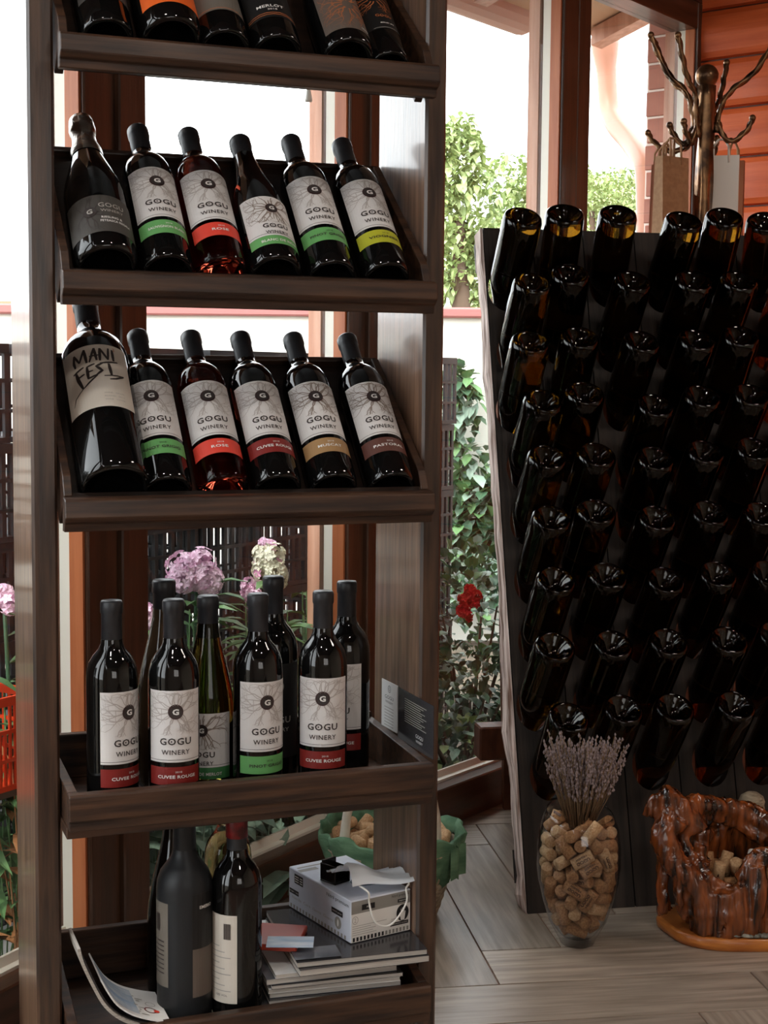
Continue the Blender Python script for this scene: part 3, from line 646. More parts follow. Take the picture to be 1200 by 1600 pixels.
def gogu(band, text_, text_m='ink_white', vintage='2018', kind='label_paper', low=False, dark='ink_dark', rootm='ink_root', zt=.184):
    def f(root, R):
        fn = wrap(R); half = math.radians(66)*R
        z1, z0 = (zt, .078) if not low else (.126, .043)
        mb = MB(); sheet(mb, R, -half, half, z0, z1); mb.open = True; lb = mb.build('label', kind, root)
        mb = MB(); logo(mb, z1, fn, 1 if not low else .84)
        stroke2(mb, [(-half+i*half/8, z0+.0035) for i in range(17)], .0006, fn, 3, 1)
        mb.open = True; mb.build('label_print', [rootm, 'ink_emblem', 'ink_white', dark], lb)
        b1, b0 = (.071, .044) if not low else (.0427, .025)
        mb = MB(); sheet(mb, R, -half, half, b0, b1); mb.open = True; bd = mb.build('colour_band', band, root)
        mb = MB(); c = (b0+b1)/2
        if vintage: put_text(mb, vintage, .004, c+.0062 if not low else c+.006, .0026, fn, 0, .010)
        put_text(mb, text_, .002, c-.001, .0048, fn, 0, min(.058, .0062*len(text_)), 1.05, .02)
        mb.open = True; mb.build('lettering', [text_m], bd)
    return f
def plain_label(labelm, z0, z1, items, half=66, extra=None):
    def f(root, R):
        fn = wrap(R); h = math.radians(half)*R; mb = MB(); sheet(mb, R, -h, h, z0, z1, 0, 24); mb.open = True; lb = mb.build('label', labelm, root)
        mb = MB(); ms = ['ink_light', 'ink_copper', 'ink_white', 'ink_dark', 'ink_emblem']
        for t_, cx, cy, hh, ww, mi in items: put_text(mb, t_, cx, cy, hh, fn, mi, ww, 1.05, .015)
        if extra: extra(mb, fn, R)
        mb.open = True
        if mb.v: mb.build('label_print', ms, lb)
    return f
DG, CB = 'dark_glass', 'capsule_black'
bottle_proto('rouge', 'bordeaux', DG, CB, gogu('band_dark_red', 'CUVEE ROUGE'))
bottle_proto('rouge_red', 'bordeaux', DG, CB, gogu('band_dark_red', 'CUVEE ROUGE'))
bottle_proto('pinot', 'bordeaux', DG, CB, gogu('band_green', 'PINOT GRIGIO', 'ink_dark'))
bottle_proto('sauvignon', 'bordeaux', DG, CB, gogu('band_green', 'SAUVIGNON BLANC', 'ink_white'))
bottle_proto('rose', 'bordeaux', 'rose_glass', CB, gogu('band_red', 'ROSE', 'ink_white'))
bottle_proto('viognier', 'bordeaux', DG, CB, gogu('band_yellow', 'VIOGNIER', 'ink_dark'))
bottle_proto('muscat', 'bordeaux', DG, CB, gogu('band_tan', 'MUSCAT', 'ink_white', rootm='ink_root_strong'))
bottle_proto('pastoral', 'bordeaux', DG, CB, gogu('band_brown', 'PASTORAL', 'ink_white', rootm='ink_root_strong'))
bottle_proto('blanc', 'burgundy', DG, CB, gogu('band_green', 'BLANC DE NOIR', 'ink_white', None, low=True, rootm='ink_root_strong'))
bottle_proto('merlot', 'burgundy', 'olive_glass', CB, gogu('band_deep_green', 'BLANC DE MERLOT', 'ink_white', None, low=True, rootm='ink_root_strong'))
bottle_proto('sparkling', 'sparkling', DG, 'capsule_silver', plain_label('label_charcoal', .027, .101, [('GOGU', .014, .080, .009, .038, 0), ('WINERY', .014, .069, .005, .034, 0), ('RIESLING &', .012, .055, .0042, .030, 2), ('FETEASCA REGALA', .018, .048, .0042, .046, 2)], 78,
    lambda mb, fn, R: (disc2(mb, -.018, .068, .010, fn, 3, 2), put_text(mb, 'G', -.018, .068, .009, lambda x, y, l: fn(x, y, 4), 0, None, 1, .03), roots(mb, -.018, .068, fn, 3, 8, -.05, .0, .030, .098, 9, .016))))
def manifest(mb, fn, R):
    z = .180; K = .00100
    def S(pts, w_=1.0, u=3):
        P = [((x-54)*K*.92, z+(50-y)*K*1.02) for x, y in pts]; Q = []
        for i in range(len(P)-1):
            for t in (0, .33, .66): Q.append((P[i][0]*(1-t)+P[i+1][0]*t, P[i][1]*(1-t)+P[i+1][1]*t))
        Q.append(P[-1]); n = len(Q); stroke2(mb, Q, [K*u*w_*(.55+.7*math.sin(PI*(i+.5)/n)) for i in range(n)], fn, 3, 1)
    S([(22, 36), (20, 26), (22, 12)], 1.3); S([(22, 12), (30, 30)]); S([(30, 30), (40, 8)]); S([(40, 8), (42, 34)], 1.3)
    S([(46, 34), (56, 8)], 1); S([(56, 8), (58, 32)], 1.2); S([(47, 23), (62, 22)], .8); S([(63, 33), (65, 9)], 1.2); S([(65, 9), (76, 31)]); S([(76, 31), (79, 8)], 1); S([(85, 10), (85, 32)], 1.3)
    S([(21, 44), (24, 60), (30, 78)], 1.6); S([(16, 46), (36, 40)]); S([(22, 57), (36, 53)], .9); S([(41, 42), (41, 64)], 1.3); S([(40, 42), (54, 38)], .9); S([(40, 52), (50, 50)], .7); S([(40, 64), (56, 59)], .9)
    S([(66, 38), (56, 43), (64, 52), (54, 60)], 1.3); S([(76, 38), (78, 60)], 1.4); S([(62, 38), (92, 33)], .9); S([(66, 62), (100, 58), (84, 66), (74, 68)], .9); S([(32, 78), (56, 60)], .8); S([(40, 72), (14, 90), (8, 102)], .5)
    put_text(mb, '3', .031, .221, .0065, fn, 1)
    for k, t_ in enumerate(('','','')):
        put_text(mb, ('WINE   GRAPE', 'BLEND  2015', 'WINE   CUVEE')[k], .022, .135-k*.0062, .0024, fn, 0, .030)
bottle_proto('manifest', 'magnum', DG, CB, plain_label('label_cream', .110, .230, [], 62, manifest))
def dk(m, items, z0=.05, z1=.16, extra=None, half=66): return plain_label(m, z0, z1, items, half, extra)
def lines(c, zs): return lambda mb, fn, R: [stroke2(mb, [(-R*1.1+i*R*.275, zz_) for i in range(9)], .0012, fn, c, 1) for zz_ in zs]
bottle_proto('top_grey', 'bordeaux', DG, CB, dk('label_charcoal', [('RESERVE', 0, .11, .006, .04, 0)]))
bottle_proto('top_orange', 'sparkling', DG, 'capsule_gold', dk('label_orange', [], .031, .14, None, 70))
bottle_proto('top_taupe', 'bordeaux', DG, CB, dk('label_grey', [], .045, .17, lines(1, (.049,))))
bottle_proto('top_black', 'bordeaux', DG, CB, dk('label_black', [('MERLOT', -.002, .0655, .006, .040, 2), ('2018', 0, .0575, .0035, .014, 2)], .04, .17, lines(1, (.050, .046))))
bottle_proto('top_roots', 'burgundy', DG, CB, dk('label_brown', [('GOGU', .02, .030, .004, .014, 2)], .022, .13, lambda mb, fn, R: (roots(mb, .002, .08, fn, 1, 4, -.044, .044, .025, .128, 15, .021, .0022))))
bottle_proto('top_slim', 'slim', DG, CB, dk('label_black', [('GOGU', .002, .086, .006, .026, 1), ('MERLOT 2017', .004, .068, .0028, .022, 2)], .055, .17, lambda mb, fn, R: (roots(mb, -.006, .13, fn, 1, 4, -.035, .035, .094, .168, 13, .02, .002), stroke2(mb, [(-.02+i*.005, .0575) for i in range(9)], .0008, fn, 0, 1))))
bottle_proto('black_gogu', 'bordeaux', DG, CB, dk('label_black', [('GOGU', 0, .099, .010, .046, 0), ('WINERY', 0, .084, .006, .040, 0)], .040, .184, lambda mb, fn, R: (disc2(mb, 0, .150, .0112, fn, 0, 2, 20, .0095), put_text(mb, 'G', 0, .150, .009, fn, 0, None, 1, .03))))
bottle_proto('brown_back', 'burgundy', 'brown_glass', CB, lambda r_, R: None)
def old_lab(root, R):
    fn = wrap(R); mb = MB(); sheet(mb, R, -1.75*R, -.62*R, .06, .19, 0, 10); mb.open = True; lb = mb.build('back_label', 'label_grey', root)
    mb = MB(); [rect2(mb, -1.6*R, .08+i*.007, -.8*R, .082+i*.007, fn, 3, 1, 6) for i in range(8)]; [rect2(mb, -1.35*R+i*.0015, .145, -1.35*R+i*.0015+.0008, .172, fn, 3, 1, 1) for i in range(10)]; mb.open = True; mb.build('label_print', ['ink_light', 'ink_copper', 'ink_white', 'ink_dark'], lb)
    mb = MB(); sheet(mb, R, .28*R, 1.7*R, .045, .205, 0, 12); mb.open = True; lb = mb.build('front_label', 'label_brown', root)
    mb = MB(); rect2(mb, .28*R, .12, 1.7*R, .205, fn, 4, 1, 8); put_text(mb, 'EMERIO', .035, .184, .005, lambda x, y, l: fn(x, y, 3), 2, .024, 1, .02); mb.open = True; mb.build('label_print', ['ink_light', 'ink_copper', 'ink_white', 'ink_dark', 'label_black'], lb)
PROF['tall'] = ([(0, .03), (.014, .026), (.028, .008), (.034, .001), (.038, 0), (.041, .004), (.0425, .014), (.0428, .205), (.0415, .218), (.037, .231), (.029, .242), (.0215, .251), (.0178, .262), (.0168, .275), (.0165, .318), (.0185, .3185), (.0185, .332), (.0165, .336), (0, .336)], (.0176, .262, .3385))
bottle_proto('matte', 'tall', 'matte_glass', 'matte_glass', old_lab)
def side_lab(root, R):
    fn = wrap(R); mb = MB(); sheet(mb, R, -1.35*R, .15*R, .030, .165, 0, 14); mb.open = True; lb = mb.build('back_label', 'label_cream', root)
    mb = MB()
    for i in range(14): rect2(mb, -.40*R+(i % 14)*.0008, .128, -.40*R+i*.0008+.0004*(1+i % 2), .152, fn, 3, 1, 1)
    for i in range(9): rect2(mb, -1.1*R, .048+i*.0085, (-.1-.25*(i % 3))*R, .0495+i*.0085, fn, 0, 1, 5)
    put_text(mb, '12% VOL', -.5*R, .042, .003, fn, 3, .02)
    mb.open = True; mb.build('label_print', ['ink_light', 'ink_copper', 'ink_white', 'ink_dark'], lb)
bottle_proto('red_cap', 'bordeaux', DG, 'capsule_black', side_lab)
o = [c for c in LIB['red_cap'][0].children if c.name.startswith('capsule')][0]
mb = MB(); mb.lathe([(.0160, .274), (.0166, .2745), (.0166, .300), (.0155, .3035), (0, .304)], 28); mb.build('capsule_top', 'capsule_red', o); reg(LIB['red_cap'][0])
bottle_proto('white_wine', 'bordeaux', 'yellow_wine_glass', 'capsule_silver', lambda r_, R: None)
bottle_proto('back_dark', 'burgundy', DG, CB, lambda r_, R: None)
def place(kind, mw, label, group=None, name='wine_bottle'):
    root, used = LIB[kind]
    o = root if not used else copy_tree(root)
    LIB[kind][1] = True; o.matrix_world = mw; tag(o, label, 'bottle', group)
    if name != 'wine_bottle': o.name = name
    return o
def tilt_bottle(kind, s, row_dz, spin, label, group, R, lift=0):
    p = SW(s, .008, 1.2365+row_dz) + SM.to_3x3() @ (ns*(R+.0008)+es*(.0005+lift))
    X = SM.to_3x3() @ Matrix(((1, 0, 0), tuple(-ns), tuple(es))).transposed()
    return place(kind, Matrix.Translation(p) @ X.to_4x4() @ Matrix.Rotation(math.radians(spin), 4, 'Z'), label, group)
def spx(px, py, dz=0): return shelf_px(px, py, -.02).x
for kind, px, py, sp, R, lb in (('top_grey', 167, 55, 0, .0378, 'dark bottle with a charcoal label at the left end of the top rack'), ('top_orange', 267, 62, 8, .0445, 'dark bottle with a bright orange label on the top rack'), ('top_taupe', 351, 70, 4, .0378, 'bottle with a taupe grey label edged in copper on the top rack'),
        ('top_black', 433, 78, -6, .0378, 'bottle with a black label and two copper lines on the top rack'), ('top_roots', 543, 86, 8, .0405, 'bottle with a brown label of orange tree roots on the top rack'), ('top_slim', 610, 96, 2, .032, 'slim bottle with black label and gold lettering, right end of the top rack')):
    tilt_bottle(kind, spx(px, py), .314, sp, lb, 'bottles on the top tilted rack', R)
for kind, px, py, sp, R, lb in (('sparkling', 166, 412, -4, .0445, 'sparkling wine bottle with silver foil and charcoal label, left end of the middle rack'), ('sauvignon', 262, 420, 2, .0378, 'bottle with a green SAUVIGNON BLANC band, second on the middle rack'), ('rose', 347, 426, -2, .0378, 'red tinted rose bottle with coral band on the middle rack'),
        ('blanc', 430, 430, 6, .0405, 'sloping shouldered bottle with low white label and green band on the middle rack'), ('pinot', 518, 436, -4, .0378, 'bottle with a green PINOT GRIGIO band, fifth on the middle rack'), ('viognier', 603, 440, 0, .0378, 'bottle with a yellow VIOGNIER band at the right end of the middle rack')):
    tilt_bottle(kind, spx(px, py), 0, sp, lb, 'bottles on the middle tilted rack', R)
for kind, px, py, sp, R, lb in (('manifest', 178, 765, -13, .0508, 'large magnum with black brush lettering on a cream label, lower tilted rack'), ('pinot', 261, 768, -10, .0378, 'bottle with a green PINOT GRIGIO band next to the magnum'), ('rose', 350, 768, -8, .0378, 'red tinted rose bottle with coral band on the lower tilted rack'),
        ('rouge_red', 433, 768, -2, .0378, 'bottle with a red CUVEE ROUGE band on the lower tilted rack'), ('muscat', 521, 768, -6, .0378, 'bottle with a tan MUSCAT band on the lower tilted rack'), ('pastoral', 611, 768, -2, .0378, 'bottle with a brown PASTORAL band at the right end of the lower tilted rack')):
    tilt_bottle(kind, spx(px, py), -.311, sp, lb, 'bottles on the lower tilted rack', R)
def stand_bottle(kind, px, top_py, t, zf, delta, label, group, name='wine_bottle', H=.3025, scale=1.0):
    """t: depth on the tray; px: centre column at the bottle's top"""
    q = shelf_px(px, top_py, t); p = SW(q.x, t, zf)
    front = math.atan2(-p.y, -p.x)                     # direction to the camera
    rz = front + PI/2 + math.radians(delta)
    return place(kind, Matrix.Translation(p) @ Matrix.Rotation(rz, 4, 'Z') @ Matrix.Scale(scale, 4), label, group, name)
G4 = 'bottles standing on the upper flat tray'
stand_bottle('rouge', 174, 945, .012, .486, 39, 'CUVEE ROUGE bottle at the far left of the flat tray, label turned right', G4, scale=.99)
stand_bottle('brown_back', 256, 915, .125, .486, 0, 'brownish bottle without visible label behind the two left bottles', G4, scale=1.07)
stand_bottle('rouge', 271, 948, -.004, .486, 4, 'CUVEE ROUGE bottle facing forward, second in the front row of the flat tray', G4, scale=.99)
stand_bottle('merlot', 325, 938, .08, .486, -14, 'olive green bottle with deep green BLANC DE MERLOT band, half hidden', G4, scale=1.0)
stand_bottle('pinot', 403, 930, .015, .486, 22, 'PINOT GRIGIO bottle with bright green band standing on the flat tray', G4, scale=.99)
stand_bottle('black_gogu', 427, 915, .105, .486, 8, 'bottle with a black label tucked behind the PINOT GRIGIO bottle', G4, scale=1.03)
stand_bottle('rouge', 505, 935, .012, .486, 0, 'CUVEE ROUGE bottle with forward label, right end of the front row on the flat tray', G4, scale=.99)
stand_bottle('rouge', 542, 923, .105, .486, -27, 'CUVEE ROUGE bottle at the far right behind the front row', G4, scale=.99)
G5 = 'bottles standing on the lowest tray'
stand_bottle('back_dark', 272, 1285, .10, .1585, 0, 'plain dark bottle at the back left of the lowest tray', G5, scale=1.04)
stand_bottle('matte', 288, 1287, .012, .1585, 0, 'large matte black bottle with worn brown labels on the lowest tray', G5, scale=.98)
stand_bottle('white_wine', 356, 1305, .135, .1585, 0, 'clear bottle of pale yellow wine at the back of the lowest tray', G5)
stand_bottle('red_cap', 370, 1290, -.004, .1585, -8, 'dark bottle with a red topped capsule and barcode label on the lowest tray', G5, scale=1.0)
# cards standing at the right end of the upper flat tray
def card(name, label, mw, w_, h_, th, m, draw, cat='card'):
    root = empty(name, mw=mw); tag(root, label, cat)
    mb = MB(); mb.box((-w_/2, 0, 0), (w_/2, th, h_)); mb.build('card_sheet', m, root)
    mb = MB(); fn = lambda x, y, l: Vector((x, -.0002-.0001*l, y)); draw(mb, fn); mb.open = True
    if mb.v: mb.build('card_print', ['ink_dark', 'ink_light', 'ink_white', 'ink_root'], root)
    return root
def d_white(mb, fn):
    disc2(mb, .0, .066, .006, fn, 0, 1, 16, .005); put_text(mb, 'G', 0, .066, .006, fn, 0); put_text(mb, 'GOGU', 0, .052, .006, fn, 0, .036); put_text(mb, 'WINERY', 0, .044, .004, fn, 0, .032)
    for k in range(7): rect2(mb, -.02, .004+k*.005, .018, .0052+k*.005, fn, 1, 1)
q = shelf_px(612, 1180, .10)
card('leaflet', 'white leaflet with a round printed emblem propped on the right rim of the flat tray', Matrix.Translation(SW(.5425, .122, .5455)) @ Matrix.Rotation(YAW-math.radians(88), 4, 'Z'), .066, .078, .0012, 'paper_white', d_white)
def d_dark(mb, fn):
    for k in range(11): rect2(mb, -.045, .070-k*.0036, .046-(k*7 % 5)*.006, .0712-k*.0036, fn, 1, 1)
    put_text(mb, 'GOGU', .018, .021, .006, fn, 2, .030); put_text(mb, 'WINERY', .018, .013, .004, fn, 2, .028)
card('leaflet_holder', 'dark glossy leaflet in a clear holder leaning at the right edge of the flat tray', Matrix.Translation(SW(.5425, .008, .5405)) @ Matrix.Rotation(YAW-math.radians(90), 4, 'Z'), .148, .083, .0012, 'glossy_dark_paper', d_dark, 'leaflet')
# ================================================================ lowest tray: magazines, glove box, mask, leaflets
def mag(s0, t0, rz, z, w_, dp, th, cover, label, page='paper_edge', bend=.0):
    root = empty('magazine', mw=SM @ Matrix.Translation((s0, t0, z)) @ Matrix.Rotation(rz, 4, 'Z')); tag(root, label, 'magazine', 'stack of magazines on the lowest tray')
    def slab(z0, z1, e, m, nm):
        mb = MB(); n = 8; vs_ = []
        for i in range(n+1):
            x = -w_/2-e + (w_+2*e)*i/n; dz = bend*((x/(w_/2))**2)
            vs_ += [(x, -dp/2-e, z0+dz), (x, dp/2+e, z0+dz), (x, dp/2+e, z1+dz), (x, -dp/2-e, z1+dz)]
        fs_ = [(0, 1, 2, 3), (4*n+3, 4*n+2, 4*n+1, 4*n)]
        for i in range(n):
            a = 4*i
            for k in range(4): fs_.append((a+k, a+4+k, a+4+(k+1) % 4, a+(k+1) % 4))
        mb.add(vs_, fs_); return mb.build(nm, m, root)
    slab(.0004, th-.0005, 0, page, 'pages'); slab(0, .0004, .0008, cover, 'cover'); slab(th-.0005, th, .0008, cover, 'cover'); return root
rm = random.Random(4); z = .1595; MS, MT = .405, .075
ths = [.008, .007, .006, .008, .007, .006, .009, .006, .010, .008]
lab_m = ['lowest magazine of the stack, sticking out towards the bottles', 'second magazine from the bottom of the stack', 'third magazine from the bottom of the stack', 'fourth magazine from the bottom of the stack', 'fifth magazine from the bottom of the stack', 'fifth magazine from the top of the stack', 'grey covered magazine in the upper half of the stack, fourth from the top', 'thin magazine with its edges shifted left, third from the top', 'thick magazine just under the topmost one', 'topmost magazine with a dark cover under the glove box']
for i, th in enumerate(ths):
    off = (-.010, .012, .006, .010, .008, .010, .0, .014, .044, .045)[i]
    mag(MS+off-.004, MT-.003*(i % 3)+(-.012 if i > 7 else .004), -.08+rm.uniform(-.025, .025)+(.02 if i > 7 else 0), z, .205, .225, th, ['cover_grey', 'paper_white', 'glossy_dark_paper'][i % 3] if i < 9 else 'glossy_dark_paper', 'magazine: '+lab_m[i] if 0 else lab_m[i][0].upper()+lab_m[i][1:] if 0 else lab_m[i]); z += th+.0006
zt_ = z
mb = MB(); mb.box((-.055, -.045, 0), (.055, .045, .010)); bk = mb.build('booklet', 'cover_red', None, .0015); bk.matrix_world = SM @ Matrix.Translation((.318, .060, zt_+.0002)) @ Matrix.Rotation(-.5, 4, 'Z'); tag(bk, 'red booklet lying on the magazines left of the glove box', 'booklet')
# glove box
GA = YAW + .22; gc = on_z(548, 1475, zt_+.0006); GB = Matrix.Translation((gc.x, gc.y, zt_+.0006)) @ Matrix.Rotation(GA, 4, 'Z') @ Matrix.Translation((.056, .0975, 0))
gb = empty('glove_box', mw=GB); tag(gb, 'silver and white cardboard glove dispenser box on top of the magazines', 'box')
bw, bd_, bh = .112, .195, .068
mb = MB(); mb.box((-bw/2, -bd_/2, 0), (bw/2, bd_/2, bh)); mb.build('carton', 'box_silver', gb, .0012)
fnf = lambda x, y, l: Vector((x*.8615, -bd_/2-.0002-.00015*l, y)); fnl = lambda x, y, l: Vector((-bw/2-.0002-.00015*l, -x, y)); fnt = lambda x, y, l: Vector((x, y, bh+.0002+.0001*l))
mb = MB(); rect2(mb, -.064, .001, .064, .046, fnf, 0, 0); rect2(mb, -.064, .046, .064, bh-.002, fnf, 1, 0)
for k in range(16): rect2(mb, -.061+k*.0078, .002, -.0565+k*.0078, .0085, fnf, 2 if k < 9 else 4, 2)
rect2(mb, -.042, .050, -.014, .059, fnf, 2, 2); put_text(mb, 'ampri', -.028, .0545, .005, lambda x, y, l: fnf(x, y, 4), 0, .008)
put_text(mb, 'Nitril premium', .042, .061, .0055, fnf, 2, .038); rect2(mb, .036, .0495, .060, .055, fnf, 2, 2); put_text(mb, 'superior', .048, .0523, .003, lambda x, y, l: fnf(x, y, 4), 0, .018)
disc2(mb, -.056, .036, .0065, fnf, 3, 2, 20, .0056); put_text(mb, '2', -.056, .036, .007, fnf, 3)
disc2(mb, .047, .032, .0135, fnf, 2, 2, 28)
hx, hy = .047, .030   # white hand emblem
pts = [(-.004, -.010), (.004, -.010), (.0055, -.002), (.0065, .004), (.0050, .0045), (.0040, .0005), (.0036, .009), (.0020, .0092), (.0014, .001), (.0004, .0102), (-.0012, .0102), (-.0012, .001), (-.0030, .009), (-.0044, .0085), (-.0034, .000), (-.0062, .003), (-.0075, .0018), (-.005, -.004)]
mb.mi = 0; mb.add([fnf(hx+a, hy+b, 4) for a, b in pts], [tuple(range(len(pts)))])
rect2(mb, .020, .013, .060, .0185, fnf, 2, 2); put_text(mb, 'powderfree unsterile', .041, .0158, .0025, lambda x, y, l: fnf(x, y, 4), 0, .034)
for k in range(5): rect2(mb, -.062, .012+k*.0035, (-.010, -.018, -.012, -.022, .012)[k], .0128+k*.0035, fnf, 3, 2)
rect2(mb, .022, .024, .034, .0248, fnf, 3, 2); rect2(mb, .022, .021, .032, .0218, fnf, 3, 2)
# left side
for k in range(18): rect2(mb, -bd_/2+.006+k*.0100, .002, -bd_/2+.0115+k*.0100, .0085, fnl, 4 if k < 9 else 1, 2)
rect2(mb, -.078, .046, -.050, .062, fnl, 2, 2); [rect2(mb, -.076, .049+j*.004, -.064, .0505+j*.004, fnl, 0, 4) for j in range(3)]; [rect2(mb, -.060, .049+j*.004, -.052, .0505+j*.004, fnl, 0, 4) for j in range(3)]
rect2(mb, -.094, .026, -.064, .034, fnl, 2, 2); put_text(mb, 'single · use', -.079, .030, .003, lambda x, y, l: fnl(x, y, 4), 0, .028)
put_text(mb, 'Nitril premium', .058, .058, .0075, fnl, 2, .066); rect2(mb, .040, .034, .074, .043, fnl, 2, 2); put_text(mb, 'nitril plus', .057, .0385, .003, lambda x, y, l: fnl(x, y, 4), 0, .028)
put_text(mb, 'Nitrile  Care  Gants  Guanti', -.02, .021, .005, fnl, 3, .13); disc2(mb, .060, .022, .010, fnl, 4, 2, 24); disc2(mb, .060, .022, .006, fnl, 0, 4, 12, .0, .4)
# top with the blue dispensing hole
disc2(mb, .016, -.030, .022, fnt, 5, 1, 24, 0, 1.3); rect2(mb, -.055, .06, -.02, .072, fnt, 4, 1); rect2(mb, -.05, .078, .01, .083, fnt, 4, 1)
mb.open = True; mb.build('carton_print', ['box_white', 'box_grey', 'black_print', 'ink_light', 'box_grey', 'box_hole_blue'], gb)
# stapler like dark clip standing on the box
mb = MB(); mb.box((-.017, -.018, 0), (.017, .018, .003)); mb.box((-.017, -.018, .003), (-.014, .018, .030)); mb.box((.014, -.018, .003), (.017, .018, .024)); mb.box((-.014, .012, .003), (.014, .018, .034))
ho = mb.build('pen_holder', 'steel_dark', None, .001); ho.matrix_world = GB @ Matrix.Translation((-.028, -.004, bh+.0005)) @ Matrix.Rotation(.2, 4, 'Z'); tag(ho, 'small dark metal holder standing on the glove box', 'holder')
# face mask: pleated cloth draped over the box with ear cord
mk = empty('face_mask', mw=GB @ Matrix.Translation((.006, -.050, bh+.001)) @ Matrix.Rotation(-.06, 4, 'Z')); tag(mk, 'white pleated face mask with ear loops lying on the glove box', 'mask')
mb = MB(); mb.smooth = True; NX, NY = 28, 14; vs_ = []
for j in range(NY+1):
    for i in range(NX+1):
        u = i/NX; v = j/NY; x = -.056+.112*u; y = -.050+.086*v
        hgt = .020+.018*(1-u)*math.sin(v*PI*.9+.3)+.005*math.sin(v*9+u*2) + .0035*math.sin(v*26) + .012*(1-u)**3 + .003*math.sin(u*7)
        vs_.append((x+.004*math.sin(v*6), y+.006*math.sin(u*5), max(.001, hgt*(.6+.4*math.sin(PI*min(1, v*1.4))))))
mb.add(vs_, [(j*(NX+1)+i, j*(NX+1)+i+1, (j+1)*(NX+1)+i+1, (j+1)*(NX+1)+i) for j in range(NY) for i in range(NX)])
k0 = len(mb.v); mb.add([(x, y, z_-.0012) for x, y, z_ in vs_], [tuple(reversed(f)) for f in [(j*(NX+1)+i, j*(NX+1)+i+1, (j+1)*(NX+1)+i+1, (j+1)*(NX+1)+i) for j in range(NY) for i in range(NX)]])
mb.build('mask_cloth', 'mask_cloth', mk)
mb = MB(); yF = -bd_/2+.050-.004
P_ = [(-.040, -.038, .016), (-.036, -.060, .012), (-.030, yF-.0005, -.006), (-.024, yF-.002, -.030), (-.012, yF-.003, -.046), (.010, yF-.003, -.050), (.030, yF-.003, -.036), (.044, yF-.002, -.016), (.046, yF+.004, .002), (.050, -.050, .010), (.050, -.036, .012)]
P_ = [Vector((p[0]*.92, p[1], p[2])) for p in P_]; fine = []
for i in range(len(P_)-1):
    p0, p1, p2, p3 = P_[max(i-1, 0)], P_[i], P_[i+1], P_[min(i+2, len(P_)-1)]
    for t in (0, .25, .5, .75): fine.append(.5*((2*p1)+(p2-p0)*t+(2*p0-5*p1+4*p2-p3)*t*t+(3*p1-p0-3*p2+p3)*t**3))
fine.append(P_[-1]); mb.tube(fine, .0016, 7); mb.build('ear_loop', 'mask_cord', mk)
# business cards
for (s_, t_, rz, m_, lb, zz_) in ((.340, .010, -.35, 'cover_blue', 'pale blue card lying beside the red booklet', .0106), (.372, -.018, -.1, 'cover_grey', 'dark grey business card at the corner of the glove box', .0003)):
    mb = MB(); mb.box((-.036, -.022, 0), (.036, .022, .0008)); o = mb.build('business_card', m_, None); o.matrix_world = SM @ Matrix.Translation((s_, t_, zt_+zz_+.001)) @ Matrix.Rotation(rz, 4, 'Z'); tag(o, lb, 'card')
# curved brochures leaning at the left end of the lowest tray
def curl(name, label, pts, y0, y1, m, pr=None, th=.0022, skew=.0):
    root = empty(name, mw=SM @ Matrix.Translation((.004, -.02, .159))); tag(root, label, 'brochure', 'brochures curled at the left end of the lowest tray')
    P = [Vector((x, 0, z_)) for x, z_ in pts]; F_ = []
    for i in range(len(P)-1):
        p0, p1, p2, p3 = P[max(i-1, 0)], P[i], P[i+1], P[min(i+2, len(P)-1)]
        for t in (0, .25, .5, .75): F_.append(.5*((2*p1)+(p2-p0)*t+(2*p0-5*p1+4*p2-p3)*t*t+(3*p1-p0-3*p2+p3)*t**3))
    F_.append(P[-1]); n = len(F_); mb = MB(); mb.smooth = False; vs_ = []
    for i, p in enumerate(F_):
        tt = (F_[min(i+1, n-1)]-F_[max(i-1, 0)]).normalized(); nn_ = Vector((-tt.z, 0, tt.x)); k = skew*i/n
        vs_ += [(p.x, y0+k, p.z), (p.x, y1+k, p.z), (p.x+nn_.x*th, y1+k, p.z+nn_.z*th), (p.x+nn_.x*th, y0+k, p.z+nn_.z*th)]
    fs_ = [(0, 1, 2, 3), (4*n-1, 4*n-2, 4*n-3, 4*n-4)] + [(4*i+k, 4*i+4+k, 4*i+4+(k+1) % 4, 4*i+(k+1) % 4) for i in range(n-1) for k in range(4)]
    mb.add(vs_, fs_); mb.build('pages', m, root)
    if pr:
        mb = MB(); S0 = [0]
        for i in range(n-1): S0.append(S0[-1]+(F_[i+1]-F_[i]).length)
        def fn(x, y, l):     # x along the curl from its low end, y across
            s_ = max(0, min(S0[-1]-1e-5, S0[-1]-x)); i = max(j for j in range(n) if S0[j] <= s_); i = min(i, n-2); t = (s_-S0[i])/(S0[i+1]-S0[i]); p = F_[i].lerp(F_[i+1], t); tt = (F_[i+1]-F_[i]).normalized(); nn_ = Vector((-tt.z, 0, tt.x)); k = skew*(i+t)/n
            return Vector((p.x, y0+k+y, p.z)) + nn_*(th+.0003*l)
        pr(mb, fn, S0[-1], y1-y0); mb.open = True; mb.build('cover_print', ['cover_blue', 'capsule_red', 'ink_light', 'band_red'], root)
    return root
def pr_b(mb, fn, Lc, Wc):
    for k in range(10): rect2(mb, .045+k*.010, .010, .055+k*.010, Wc-.012, fn, 0, 1)
    disc2(mb, .024, Wc*.30, .010, fn, 1, 2, 20, .008); disc2(mb, .020, Wc*.50, .008, fn, 2, 2, 20, .007); disc2(mb, .015, Wc*.28, .0045, fn, 3, 3, 14)
    for k in range(9): rect2(mb, .03+(k*5 % 7)*.003, .012+k*.008, .042, .015+k*.008, fn, 2, 2)
